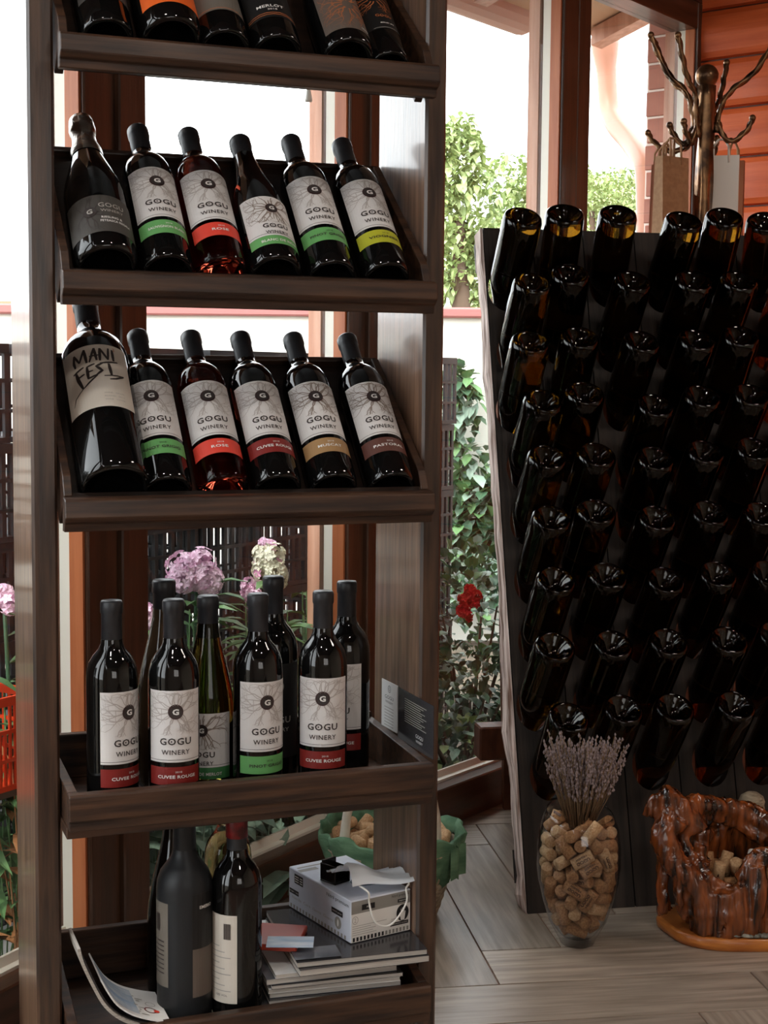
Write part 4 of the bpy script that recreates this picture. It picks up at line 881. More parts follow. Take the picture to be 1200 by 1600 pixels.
curl('brochure', 'thick white edged brochure curled against the left post on the lowest tray', [(.001, .150), (.006, .128), (.022, .090), (.038, .060), (.060, .038), (.090, .022), (.125, .012), (.130, .0105)], -.036, .050, 'paper_edge', None, .0045, -.0)
curl('brochure', 'glossy dark brochure between the other curled ones', [(.008, .134), (.014, .118), (.030, .082), (.046, .056), (.068, .036), (.098, .024), (.122, .0175)], -.030, .06, 'glossy_dark_paper', None, .003)
curl('brochure', 'white brochure with a blue picture and red logo lying on top of the curled pile', [(.034, .098), (.042, .082), (.056, .060), (.078, .042), (.106, .030), (.134, .022)], -.036, .075, 'paper_white', pr_b, .0022)

CORKS_V = "31 191 307 -976 211 48 -63 -249 372 -929 -54 366 -140 -14 381 858 109 502 229 268 514 801 -589 107 3 -311 612 -466 873 142 214 -31 468 489 -485 -725 -296 -73 596 -840 -396 -370 226 -218 620 340 -540 -770 321 -355 828 -634 -702 325 -372 156 579 514 225 -828 -334 -361 753 -280 -139 950 479 -52 732 323 130 938 73 162 730 -731 323 -601 340 294 750 -695 701 -161 -247 356 653 644 109 -757 64 427 974 -198 854 480 -95 -384 826 230 930 287 423 313 993 618 -761 201 -494 -25 874 -164 905 392 420 -333 1050 -566 -771 292 -202 129 905 -219 -968 -122 -490 275 1061 451 420 -787 357 3 1066 611 -249 751 -104 476 805 706 -73 -704 147 -286 1138 392 469 -792 293 208 1177 -684 190 -704 476 412 1351 225 -15 974 -163 -427 1054 328 896 298 214 397 1306 -306 413 -858 -3 177 1224 539 -113 834 -358 -273 1126 -181 -855 486 -227 529 1162 -666 -443 -601 123 -553 1073 -522 89 -848 -382 476 1344 562 579 591 321 -391 1359 261 -964 -55 -50 -79 1039 490 99 -866 -570 -176 1197 -20 -543 839 549 -319 1401 6 -285 959 600 63 1342 -64 964 260 -632 -56 1440 -58 -552 832 -157 -577 1281 840 -116 -530 -321 -293 1416 -593 -540 597 -46 -50 1416 -629 758 173 -572 275 1585 444 882 -161 230 -27 1289 635 -29 772 -387 104 1341 513 -438 -738 1 -455 1424 738 -662 133 145 -626 1720 855 196 481 -361 -147 1612 -515 -573 637 181 600 1437 750 -147 645 159 -396 1635 -983 0 185 -199 -498 1608 -36 -982 -186 -213 275 1438 -239 -479 845 146 -270 1876 316 -949 10 530 -90 1578 -839 -538 86 -298 62 1750 -968 67 -240 -280 424 1706 -694 -626 356 -314 -433 1837 -845 -402 -353 -12 312 1574 111 682 -723 447 149 1637 464 -329 823 73 638 1657 -763 69 -642 -587 289 1935 -119 -125 -985 573 331 1805 135 -260 956 59 -156 1635 992 10 -122 198 88 1643 -425 186 -886 168 372 1741 -751 347 562 345 411 1902 16 986 -168 -623 -118 1878 178 -979 99 472 -453 1857 -354 -327 876 86 196 1959 -282 -810 -514 -104 523 1894 -331 -935 126 -11 -638 1909 873 2 487 -222 91 2016 -502 856 -126 532 21 1956 -899 -228 374 -615 -42 2113 78 -990 117 503 -179 1822 982 81 -169 -308 551 2042 739 363 568 -371 -204 1969 -120 -800 588 103 9 2130 -715 632 299 477 -236 2067 -938 -341 67 -340 -532 2117 -571 444 691 73 630 2105 -615 -10 788 243 466 2195 -875 -294 384 370 -148 2300 106 -977 183 -45 -478 2113 -96 -927 363 217 184 2272 606 125 -786 -425 447 2347 -329 -245 -912 334 361 2466 20 -955 297 -368 -188 2263 -718 -402 568 611 45 2208 -8 872 -489 -306 95 2263 789 60 612 -139 348 2275 162 3 -987 533 263 2346 349 -752 558 47 352 2605 -209 -326 922 -444 -184 2630 -665 -700 -259 63 -106 2357 -764 -254 -593 -190 -475 2327 365 908 -205 -95 598 2474 608 59 792 -613 -32 2460 1 -119 -993 -464 183 2425 -716 196 -670 530 199 2682 -284 955 -82 208 -464 2182 -431 833 347 -114 119 2574 -606 -125 786 470 -102 2517 -707 702 87 -244 -213 2479 -172 -934 312 142 571 2728 -779 195 596 182 -159 2692 433 -865 -252 -175 -557 2588 -889 274 368 169 -583 2430 628 227 745 377 -456 2676 591 483 -646 -536 246 2706 -330 -712 620 -9 -255 2557 442 -567 -695"
CORKS_B = "47 100 1124 -591 -806 0 -423 862 1226 -431 -888 -158 880 -495 1240 -693 -718 -63 -667 594 1205 866 -438 -241 -142 -724 1171 772 608 -188 798 265 1194 575 792 207 1096 -65 1370 209 844 494 -788 -555 1229 -402 914 -48 895 -10 1210 -582 -800 -148 704 649 1225 981 -108 163 67 779 1179 -433 -871 -232 -959 -127 1230 -313 949 46 -97 -976 1336 28 259 966 -627 -330 1163 388 -922 16 354 615 1165 18 -980 -198 -343 486 1143 469 879 87 274 -508 1135 -763 -644 49 -142 894 1212 432 878 207 -454 -892 1239 675 -732 92 380 138 1124 471 882 1 531 -111 1134 531 846 47 55 -374 1227 0 0 -1000 1036 410 1436 304 -933 -195 387 -130 1343 397 917 -26 321 335 1362 -382 -914 -135 639 -405 1290 -362 -623 694 -481 28 1125 242 -970 -6 939 -609 1447 -578 -802 -153 -263 52 1237 331 715 -616 318 -783 1444 -756 -643 123 -631 336 1314 -892 294 -342 -681 56 1278 -637 511 -577 659 129 1397 -894 381 -236 203 -568 1388 753 652 -85 146 -926 1220 -636 741 -216 -993 358 1252 340 940 1 611 414 1297 -54 14 -998 395 -844 1215 -635 733 -242 -978 -518 1409 -451 890 -73 141 -121 1257 -305 296 905 289 968 1415 239 894 -379 -598 929 1385 572 581 579 580 -686 1208 633 -732 251 -385 -601 1280 -77 -82 -994 159 533 1292 -187 -878 -440 -117 -206 1227 0 0 1000 -1116 -52 1443 114 -974 -199 723 -200 1415 -903 386 -189 -290 87 1525 -868 400 -292 133 413 1502 570 718 398 -675 -371 1396 396 -918 17 -108 449 1257 -58 -507 -860 -939 629 1486 558 830 -18 -448 565 1419 -989 -96 116 639 878 1334 -811 396 -430 -376 -300 1227 -3 -4 -1000 -179 -441 1227 0 0 -1000 -158 233 1381 -802 592 80"
CORKS_R = "103 281 974 71 -998 0 -344 366 1081 -16 32 999 -645 9 976 -979 -206 -2 530 -142 977 -274 962 0 157 -84 974 962 274 0 -3 -388 973 -1000 -3 3 -567 276 1083 22 -43 -999 481 286 974 -911 413 0 -286 -157 975 -962 -274 0 402 -113 1216 971 230 63 -33 -276 1185 -980 -179 88 357 245 1198 -879 476 34 -385 128 1308 -298 -300 -906 -111 290 1090 300 691 658 341 -368 1082 -4 44 -999 766 13 1077 0 0 1000 -606 -258 1214 -99 130 -986 -739 107 1301 -52 240 969 163 71 1277 -878 28 -478 -205 -35 1251 203 628 -751"
# ================================================================ riddling rack
RY = math.radians(11.5); R0 = Vector((.309, 3.018, 0)); rr = Vector((math.cos(RY), math.sin(RY), 0)); rb = Vector((-math.sin(RY), math.cos(RY), 0))
RL = math.hypot(.44, 1.465); re_ = (rb*.44 + Vector((0, 0, 1))*1.465)/RL; rn = rr.cross(re_)          # rn: outward normal
RM = Matrix.Translation(R0) @ Matrix((rr, -rn, re_)).transposed().to_4x4()      # local x right, y into the board, z up the slope
rack = empty('riddling_rack', mw=RM); tag(rack, 'dark old wooden riddling rack of upright planks holding bottles neck down', 'bottle rack')
TH = .055; HPX = .150; LV = .118
rows = [
 [(818, 337), (883, 332), (966, 333), (1070, 343), (1133, 337), (1196, 344)],
 [(833, 440), (892, 426), (990, 437), (1085, 437), (1156, 437)],
 [(830, 532), (907, 525), (1004, 531), (1090, 529), (1158, 523)],
 [(850, 624), (915, 612), (1025, 631), (1098, 617), (1175, 615)],
 [(856, 712), (933, 708), (1025, 714), (1103, 704), (1179, 699)],
 [(863, 807), (933, 797), (1027, 807), (1110, 799), (1192, 801)],
 [(870, 904), (951, 897), (1041, 904), (1123, 895), (1204, 893)],
 [(868, 1008), (959, 1004), (1046, 1001), (1140, 998), (1216, 990)],
 [(890, 1119), (975, 1106), (1055, 1104), (1151, 1100), (1232, 1098)]]
inv = RM.inverted()
uv = [[(lambda q: (q.x, q.z))(inv @ on_plane(px, py, R0+rn*HPX, rn)) for px, py in row] for row in rows]
# plank columns follow the joints seen below the bottles
cols = [0, .118, .240, .366, .494, .620, .745]
def hole_plank(x0, x1, holes, ztop, k):
    """plank with oval through-holes; holes = [(cx, cz, rx, rz)]"""
    mb = MB(); zs = [0]; holes = sorted(holes, key=lambda h: h[1])
    for i in range(len(holes)-1): zs.append((holes[i][1]+holes[i+1][1])/2)
    zs = [0, holes[0][1]-.075] + zs[1:] + [holes[-1][1]+.075, ztop]
    xa, xb = x0+.0015, x1-.0015
    # solid ends
    mb.box((xa, 0, zs[0]), (xb, TH, zs[1])); mb.box((xa, 0, zs[-2]), (xb, TH, zs[-1]))
    for (cx, cz, rx, rz), z0, z1 in zip(holes, zs[1:-1], zs[2:]):
        N = 24; inn = []; out = []
        rz_ = min(rz, (cz-z0)*.96, (z1-cz)*.96)
        for i in range(N):
            a = 2*PI*i/N; inn.append((cx+rx*math.cos(a), cz+rz_*math.sin(a)))
            dx, dz = math.cos(a), math.sin(a); tx = ((xb-cx) if dx > 0 else (xa-cx))/dx if abs(dx) > 1e-6 else 9; tz = ((z1-cz) if dz > 0 else (z0-cz))/dz if abs(dz) > 1e-6 else 9
            t = min(tx, tz); out.append((cx+dx*t, cz+dz*t))
        # corners
        poly = []
        for i in range(N): poly.append(out[i])
        for y in (0, TH):
            vs_ = [(p[0], y, p[1]) for p in inn] + [(p[0], y, p[1]) for p in out] + [(xb, y, z1), (xa, y, z1), (xa, y, z0), (xb, y, z0)]
            fs_ = [(i, (i+1) % N, N+(i+1) % N, N+i) for i in range(N)]
            for ci, (X_, Z_) in enumerate(((xb, z1), (xa, z1), (xa, z0), (xb, z0))):
                for i in range(N):
                    a, b = out[i], out[(i+1) % N]
                    if abs(a[0]-b[0]) > 1e-7 and abs(a[1]-b[1]) > 1e-7 and min(abs(a[0]-X_), abs(b[0]-X_)) < 1e-6 and min(abs(a[1]-Z_), abs(b[1]-Z_)) < 1e-6: fs_.append((N+i, N+(i+1) % N, 2*N+ci))
            mb.add(vs_, fs_)
        mb.add([(p[0], y, p[1]) for y in (0, TH) for p in inn], [(i, N+i, N+(i+1) % N, (i+1) % N) for i in range(N)])
        mb.add([(xa, 0, z0), (xa, TH, z0), (xa, TH, z1), (xa, 0, z1), (xb, 0, z0), (xb, TH, z0), (xb, TH, z1), (xb, 0, z1)], [(0, 1, 2, 3), (4, 7, 6, 5)])
    sh = Vector((k*1.7, 0, k*2.3)); mb.v = [v+sh for v in mb.v]; mb.open = False
    o = mb.build('plank', 'rack_wood', rack); o.location = -sh; return o
SEAT = []
for c in range(6):
    hs = []
    for ri, row in enumerate(uv):
        if c < len(row): u, v = row[c]
        else: u, v = cols[c]+.062, uv[ri][4][1]
        mid = (cols[c]+cols[c+1])/2; hu = min(max(u-.006, mid-.013), mid+.013); hv = v-LV; hs.append((hu, hv, .043, .052)); SEAT.append((ri, c, u, v, hu, hv, c < len(row)))
    hole_plank(cols[c], cols[c+1], hs, RL, c)
# worn light edge board on the left: a rough outer edge strip
mb = MB(); NN = 40; rv = random.Random(2); vs_ = []
for i in range(NN+1):
    z_ = RL*i/NN; j = rv.uniform(-.0035, .0035) - (.006 if 6 < i < 14 else 0)*math.sin((i-6)/8*PI)
    vs_ += [(-.001, 0.0, z_), (-.006+j, .004, z_), (-.006+j+rv.uniform(-.002, .002), TH-.004, z_), (-.001, TH, z_)]
mb.add(vs_, [(4*i+k, 4*i+4+k, 4*i+4+(k+1) % 4, 4*i+(k+1) % 4) for i in range(NN) for k in range(4)] + [(0, 1, 2, 3), (4*NN+3, 4*NN+2, 4*NN+1, 4*NN)]); mb.build('worn_edge', 'worn_wood', rack)
for z_ in (.10, 1.49): mb = MB(); mb.box((.0, TH+.001, z_-.04), (.745, TH+.03, z_+.03)); mb.build('batten', 'rack_wood', rack)
# rear leaf of the A-frame with a protruding cross beam
RBM = Vector((.316, 3.79, 0)); rtop = RM @ Vector((.045, TH+.035, RL-.03))
rear_e = rtop-RBM; rear_n = rr.cross(rear_e.normalized()); iv = inv
for k in range(6):
    a0, a1 = k*.116+.001, k*.116+.115; mb = MB(); q = []
    for off in (0, .022):
        for (u_, e_) in ((a0, 0), (a1, 0), (a1, 1), (a0, 1)): q.append(iv @ (RBM + rr*u_ + rear_e*e_ - rear_n*off*-1))
    mb.add(q, [(0, 3, 2, 1), (4, 5, 6, 7), (0, 1, 5, 4), (1, 2, 6, 5), (2, 3, 7, 6), (3, 0, 4, 7)]); mb.build('rear_plank', 'strut_wood', rack)
cbm = at(762, 1158, 3.60); mb = MB(); iv = inv; b = Vector(cbm); s2 = rb*.03; s3 = Vector((0, 0, .042))
mb.add([iv @ p for p in (b-rr*.028-s2-s3, b+rr*.62-s2-s3, b+rr*.62+s2-s3, b-rr*.028+s2-s3, b-rr*.028-s2+s3, b+rr*.62-s2+s3, b+rr*.62+s2+s3, b-rr*.028+s2+s3)], [(0, 3, 2, 1), (4, 5, 6, 7), (0, 1, 5, 4), (1, 2, 6, 5), (2, 3, 7, 6), (3, 0, 4, 7)])
mb.build('cross_beam', 'strut_wood', rack, .004)
# bottles, neck down
rk = empty('sparkling_bottle')
mb = MB(); mb.lathe([(0, .030), (.010, .028), (.022, .014), (.030, .005), (.0345, .001), (.0375, 0), (.0415, .003), (.0440, .012), (.0443, .03), (.0443, .150), (.0425, .168), (.036, .190), (.028, .214), (.0215, .236), (.0175, .258), (.0155, .278), (.0165, .283), (.0165, .296), (.0150, .300), (0, .300)], 36); mb.build('glass_body', 'rack_glass', rk)
mb = MB(); mb.lathe([(.0172, .284), (.0172, .3005), (.014, .302), (0, .302)], 20); mb.build('crown_cap', 'capsule_silver', rk); reg(rk)
RI = ['top', 'second', 'third', 'fourth', 'fifth', 'sixth', 'seventh', 'eighth', 'bottom']; CI = ['leftmost column', 'second column from left', 'third column from left', 'fourth column from left', 'fifth column from left', 'sixth column at right edge']
used = False; rj = random.Random(8)
for ri, c, u, v, hu, hv, real in SEAT:
    base = RM @ Vector((u, -HPX, v)); hole = RM @ Vector((hu, TH*.3, hv-.012)); ax = (hole-base).normalized()
    o = copy_tree(rk) if used else rk; used = True
    o.matrix_world = frame_on(ax, base, rj.random()*6, Vector((1, 0, 0)))
    tag(o, 'dark bottle stuck neck down in the rack, %s row, %s' % (RI[ri], CI[c]), 'bottle', 'bottles stuck neck down in the riddling rack')
# ================================================================ corks
def cork_proto(name, m): 
    mb = MB(); mb.lathe([(0, -.0220), (.0108, -.0220), (.0118, -.0210), (.0120, .0), (.0118, .0210), (.0108, .0220), (0, .0220)], 16); return mb.build(name, m)
def cork_print(par, txt=True):
    R = .0120; mb = MB(); f0 = lambda x, y, l: Vector(((R+.0002+.0001*l)*math.sin(y/R), -(R+.0002+.0001*l)*math.cos(y/R), x))
    put_text(mb, 'GOGU', 0, .0035, .0068, f0, 0, .028, 1, .03); put_text(mb, 'WINERY', 0, -.0045, .0045, f0, 0, .026, 1, .03); mb.open = True
    mb.build('lettering', 'cork_ink', par)
def heap(data, origin, cname, label, group, pals, keep=lambda c: True, scale=1.0):
    protos = [cork_proto(cname, m) for m in pals]; usedp = [False]*len(pals); out = []; r = random.Random(len(data))
    for row in data:
        x, y, z, ax, ay, az = row
        if not keep(row): continue
        i = r.randrange(len(pals)); o = protos[i]
        if usedp[i]: o = protos[i].copy(); C.objects.link(o)
        usedp[i] = True
        o.matrix_world = frame_on((ax, ay, az), Vector(origin)+Vector((x, y, z)), r.random()*6, Vector((.3, .2, .9)).cross(Vector((ax, ay, az))))
        tag(o, label, 'cork', group); out.append(o)
    for i, u_ in enumerate(usedp):
        if not u_: bpy.data.objects.remove(protos[i])
    return out
def unpack(s_): 
    n = [int(t) for t in s_.split()]; return [[n[i+k]/(1e4 if k < 3 else 1e3) for k in range(6)] for i in range(0, len(n), 6)]
V0_ = on_z(905, 1484, 0); VO = (V0_.x, V0_.y+.035, 0)
vase = empty('glass_vase', VO); tag(vase, 'clear egg shaped glass vase filled with wine corks standing on the floor', 'vase')
def mouth(z): return z
mb = MB(); vp = [(0, .0005), (.030, .0), (.034, .003), (.037, .012), (.058, .05), (.0705, .09), (.0795, .13), (.0832, .16), (.0825, .20), (.078, .237), (.070, .258), (.066, .268)]
vin = [(.0645, .268), (.0685, .256), (.0765, .236), (.081, .20), (.0817, .16), (.078, .13), (.069, .09), (.0565, .05), (.036, .022), (.028, .0155), (0, .0150)]
mb.lathe(vp+vin, 48)
mb.v = [Vector((v.x, v.y, v.z + max(0, v.z-.2)/.068*(.010*(v.y/.07) - .004*(v.x/.07)))) for v in mb.v]
mb.build('vase_body', 'vase_glass', vase)
corks = heap(unpack(CORKS_V), VO, 'wine_cork', 'natural wine cork lying among others inside the glass vase', 'corks inside the glass vase', ['cork', 'cork_pale', 'cork'], lambda c: c[2] < .246)
front = sorted([o for o in corks if o.location.y < VO[1]-.045], key=lambda o: o.location.z)
def spin_to_cam(o):
    z_ = (o.matrix_world.to_3x3() @ Vector((0, 0, 1))).normalized(); v = (C0-o.location).normalized(); y = -(v - z_*v.dot(z_)).normalized(); x = y.cross(z_); o.matrix_world = Matrix.Translation(o.location) @ Matrix((x, y, z_)).transposed().to_4x4()
nm = ['high up', 'in the upper part', 'near the middle', 'in the lower middle', 'low down', 'near the bottom', 'just below the rim', 'at mid height']
pick = front[::max(1, len(front)//8)][:8]
for i, o in enumerate(reversed(pick)):
    spin_to_cam(o); cork_print(o); o['label'] = 'printed wine cork against the vase front, %s' % ['topmost of those printed', 'second printed one from the top', 'third printed one from the top', 'fourth printed one from the top', 'fourth printed one from the bottom', 'third printed one from the bottom', 'second printed one from the bottom', 'lowest of those printed'][i]
    del o['group']
# lavender
lv = empty('lavender_bunch', (VO[0]+.002, VO[1]+.005, .235)); tag(lv, 'bunch of dried lavender standing in the cork filled vase', 'dried flowers')
rl = random.Random(12); ms_ = MB(); mf = MB(); mg = MB()
for i in range(270):
    a = rl.random()*2*PI; q = math.sqrt(rl.random()); b = Vector((math.cos(a)*.024*q, math.sin(a)*.018*q, 0)); L = rl.uniform(.10, .185)*(1 if i % 5 else .75)
    tx = math.cos(a)*q*.085+rl.gauss(0, .012)+.006; ty = math.sin(a)*q*.05+rl.gauss(0, .01); e = Vector((tx*L/.17, ty*L/.17, L)); m_ = (b+e)/2+Vector((rl.gauss(0, .003), rl.gauss(0, .003), 0))
    ms_.tube([b, m_, e], .0009, 3)
    for k in range(rl.randint(9, 15)):
        t = 1-.46*k/12*rl.uniform(.8, 1.2); p = m_.lerp(e, max(0, t*2-1)) if t > .5 else m_
        s_ = rl.uniform(.002, .0037); p = p+Vector((rl.gauss(0, .0016), rl.gauss(0, .0016), 0))
        mf.add([p+Vector((s_, 0, 0)), p+Vector((-s_*.5, s_*.8, 0)), p+Vector((-s_*.5, -s_*.8, 0)), p+Vector((0, 0, s_*1.8)), p-Vector((0, 0, s_*1.2))], [(0, 1, 3), (1, 2, 3), (2, 0, 3), (1, 0, 4), (2, 1, 4), (0, 2, 4)])
for (ex, ez) in ((-.075, .150), (.080, .135), (-.052, .03)):
    pts = [(0, 0, 0), (ex*.35, 0, ez*.55), (ex*.8, 0, ez*.9), (ex, 0, ez)]; ms_.tube(pts, .0009, 4)
    for k in range(6): p = Vector(pts[3])*(1-.05*k)+Vector((0, 0, .003*k if 0 else 0)); s_ = .003; mf.add([p+Vector((s_, 0, 0)), p+Vector((-s_*.5, s_*.8, 0)), p+Vector((-s_*.5, -s_*.8, 0)), p+Vector((0, 0, s_*1.8)), p-Vector((0, 0, s_*1.2))], [(0, 1, 3), (1, 2, 3), (2, 0, 3), (1, 0, 4), (2, 1, 4), (0, 2, 4)])
tag(ms_.build('stems', 'dry_stem', lv), kind='stuff'); tag(mf.build('flower_spikes', 'lavender_flower', lv), kind='stuff')
# ================================================================ basket of corks
BO = Vector((.022, 3.02, 0)); bs = empty('cork_basket', BO); tag(bs, 'round pale basket with green crepe paper collar and birch handle behind the shelf', 'basket')
mb = MB(); prof = [(.0, 0), (.092, 0), (.098, .004)] + [(.098+.045*t+.0018*(k % 2), .004+.150*t) for k, t in enumerate([i/16 for i in range(1, 17)])] + [(.138, .156), (.134, .15), (.118, .10), (0, .098)]
mb.lathe(prof, 48); mb.build('basket_body', 'wicker', bs)
mb = MB(); mb.smooth = True; NA = 96; rows_ = [(.108, .085), (.128, .105), (.142, .135), (.150, .165), (.152, .182), (.146, .186), (.137, .172), (.134, .156)]; vs_ = []; rr2 = random.Random(6)
for j, (r_, z_) in enumerate(rows_):
    for i in range(NA):
        a = 2*PI*i/NA; wv = .004*math.sin(11*a+j*.7)+.003*math.sin(23*a+j)+rr2.uniform(-.002, .002); zz_ = z_+(.010*math.sin(5*a+.6)+.005*math.sin(13*a))*(j/7)
        if j <= 2: wv -= .0; zz_ -= .02*max(0, math.sin(a*1+2.2))*(1-j/3)
        vs_.append(((r_+wv)*math.cos(a), (r_+wv)*math.sin(a), zz_))
mb.add(vs_, [(j*NA+i, j*NA+(i+1) % NA, (j+1)*NA+(i+1) % NA, (j+1)*NA+i) for j in range(len(rows_)-1) for i in range(NA)]); mb.open = True; mb.build('crepe_collar', 'crepe', bs)
for k, a in enumerate((-.5,)):     # loose corners of the paper
    mb = MB(); c = Vector((math.cos(a)*.150, math.sin(a)*.150, .135-.03*k)); vs_ = []
    for i in range(7):
        for j in range(5): vs_.append(c+Vector((math.cos(a)*(.004+.010*math.sin(i*1.1+k)), math.sin(a)*.01*math.sin(j), 0))+Vector((-math.sin(a), math.cos(a), 0))*(i-3)*.011+Vector((0, 0, (j-2)*.016+.004*math.sin(i*2))))
    mb.smooth = True; mb.add(vs_, [(i*5+j, i*5+j+1, (i+1)*5+j+1, (i+1)*5+j) for i in range(6) for j in range(4)]); mb.open = True; mb.build('paper_fold', 'crepe', bs)
mb = MB(); hp = []
for i in range(19):
    a = PI*i/18; hp.append((-.097*math.cos(a)-.002, -.06+.0*a, .10+.27*math.sin(a)**.75 if 0 < i < 18 else .10))
mb.tube(hp, [.0105+.0012*math.sin(i*2.1) for i in range(19)], 10); mb.build('handle', 'birch', bs)
heap(unpack(CORKS_B), BO+Vector((0, 0, .022)), 'wine_cork', 'pale wine cork heaped in the green lined basket', 'corks heaped in the basket', ['cork_pale', 'cork', 'cork_pale'])
# ================================================================ root wood planter
PO = Vector((.742, 2.93, 0)); SC = .00124
def P(px, py, y=0.0): return Vector(((px-1190)*SC, y, (1497-py)*SC))
pt = empty('root_planter', PO); tag(pt, 'glossy reddish brown planter carved from a gnarled tree root on an oval wooden base', 'planter')
mb = MB(); mb.smooth = False; prof2 = []; NB = 56
def slab_r(a): return .178*(1+.04*math.sin(3*a+1)+.02*math.sin(7*a)), .118*(1+.05*math.sin(2*a+.5)+.02*math.sin(5*a))
vs_ = []
for z_, k in ((0, .955), (.004, .99), (.016, 1.0), (.023, .985), (.025, .955)):
    for i in range(NB): a = 2*PI*i/NB; rx, ry = slab_r(a); vs_.append((rx*k*math.cos(a), ry*k*math.sin(a)+.0, z_))
mb.smooth = True; mb.add(vs_, [(j*NB+i, j*NB+(i+1) % NB, (j+1)*NB+(i+1) % NB, (j+1)*NB+i) for j in range(4) for i in range(NB)]); mb.smooth = False; mb.add([vs_[i] for i in range(NB)], [tuple(range(NB))[::-1]]); mb.add([vs_[4*NB+i] for i in range(NB)], [tuple(range(NB))])
mb.build('base_slab', 'slab_wood', pt)
tb = MB()
def T(pts, rad, wig=.003, seed=0):
    r = random.Random(seed); Q = [Vector(p) for p in pts]; F_ = []; Rr = []
    if not hasattr(rad, '__len__'): rad = [rad]*len(Q)
    for i in range(len(Q)-1):
        p0, p1, p2, p3 = Q[max(i-1, 0)], Q[i], Q[i+1], Q[min(i+2, len(Q)-1)]
        for k in range(6):
            t = k/6; F_.append(.5*((2*p1)+(p2-p0)*t+(2*p0-5*p1+4*p2-p3)*t*t+(3*p1-p0-3*p2+p3)*t**3)+rvec(r)*wig); Rr.append((rad[i]*(1-t)+rad[i+1]*t)*r.uniform(.97, 1.03))
    F_.append(Q[-1]); Rr.append(rad[-1]); tb.tube(F_, Rr, 12)
yf, yb = -.075, .06
T([P(1105, 1325, -.01), P(1080, 1290, -.01), P(1058, 1268, -.01), P(1047, 1256, -.01)], [.030, .026, .024, .014], .001, 1)
T([P(1075, 1290, -.015), P(1042, 1290, -.02), P(1012, 1298, -.02)], [.024, .018, .003], .001, 2)
T([P(1045, 1268, -.015), P(1020, 1294, -.02)], [.020, .010], .001, 3)
T([P(1075, 1295, -.03), P(1048, 1320, -.04), P(1060, 1360, -.06), P(1092, 1395, -.068), P(1112, 1435, -.070), P(1118, 1472, -.066)], [.027, .027, .026, .028, .031, .034], .002, 4)
T([P(1085, 1300, -.02), P(1083, 1335, -.03), P(1100, 1365, -.05), P(1125, 1390, -.07), P(1148, 1402, -.078)], [.016, .012, .011, .011, .010], .001, 5)
T([P(1070, 1300, .0), P(1100, 1288, .01), P(1140, 1293, .03), P(1190, 1308, .05), P(1240, 1330, .04), P(1280, 1360, .01), P(1300, 1420, 0)], [.026, .024, .022, .026, .028, .031, .033], .0015, 6)
T([P(1090, 1315, .0), P(1130, 1310, .02), P(1175, 1322, .04), P(1225, 1350, .03)], [.012, .010, .013, .016], .003, 7)
T([P(1048, 1325, -.02), P(1052, 1370, -.02), P(1050, 1420, -.03), P(1056, 1460, -.02)], [.014, .017, .014, .018], .003, 8)
T([P(1070, 1370, -.06), P(1068, 1410, -.075), P(1082, 1455, -.070)], [.013, .013, .010], .002, 9)
T([P(1140, 1400, -.082), P(1142, 1440, -.086), P(1140, 1478, -.076)], [.024, .027, .032], .002, 10)
T([P(1160, 1398, -.08), P(1164, 1440, -.085), P(1162, 1478, -.074)], [.020, .024, .03], .002, 11)
T([P(1162, 1392, -.07), P(1176, 1375, -.075), P(1186, 1358, -.07), P(1215, 1352, -.065), P(1260, 1372, -.05), P(1285, 1420, -.03)], [.014, .018, .017, .021, .029, .034], .001, 12)
T([P(1190, 1365, -.075), P(1192, 1410, -.078), P(1182, 1475, -.075)], [.022, .026, .028], .001, 13)
for k in range(26):
    a = PI*(-.05) + (PI*1.1)*k/25; rx, ry = .098, .075; top = .17+.05*math.sin(a)+.02*math.sin(k)
    T([(rx*math.cos(a)-.002, ry*math.sin(a), .02), (rx*1.08*math.cos(a), ry*1.08*math.sin(a), top*.5), (rx*.95*math.cos(a), ry*.95*math.sin(a)-.01, top)], [.024, .021, .018], .001, 20+k)
for k in range(15):
    a = PI + PI*k/14; rx, ry = .098, .072; T([(rx*math.cos(a), ry*math.sin(a), .02), (rx*1.03*math.cos(a), ry*1.03*math.sin(a), .06), (rx*math.cos(a), ry*math.sin(a), .112+(.03 if k > 10 else 0))], [.024, .021, .016], .001, 50+k)
tb.box((-.09, -.06, .015), (.09, .06, .07))
me = bpy.data.meshes.new('raw'); me.from_pydata([tuple(v) for v in tb.v], [], tb.f); tmp = bpy.data.objects.new('raw', me); C.objects.link(tmp)
md = tmp.modifiers.new('r', 'REMESH'); md.mode = 'VOXEL'; md.voxel_size = .0036; md2 = tmp.modifiers.new('s', 'SMOOTH'); md2.iterations = 9; md2.factor = .5
dg = bpy.context.evaluated_depsgraph_get(); dg.update(); rm_ = bpy.data.meshes.new_from_object(tmp.evaluated_get(dg)); bpy.data.objects.remove(tmp)
for v in rm_.vertices:
    n_ = noise.noise(Vector((v.co.x*42, v.co.y*42, v.co.z*8)))*.005 + abs(noise.noise(Vector((v.co.x*90, v.co.y*90, v.co.z*9))))*-.007 + noise.noise(Vector((v.co.x*190, v.co.y*190, v.co.z*40)))*.0012
    v.co += v.normal*n_
for p in rm_.polygons: p.use_smooth = True
rm_.name = 'root_body'; rm_.materials.clear(); rm_.materials.append(M['root_wood']); o = bpy.data.objects.new('root_body', rm_); C.objects.link(o); o.parent = pt
ck = heap(unpack(CORKS_R), PO+Vector((.0, .0, .010)), 'wine_cork', 'wine cork lying in the hollow of the root planter', 'corks in the root planter', ['cork_pale', 'cork'])
mb = MB(); mb.lathe([(0, -.019), (.0098, -.019), (.0105, -.018), (.0105, .018), (.0098, .019), (0, .019)], 16)
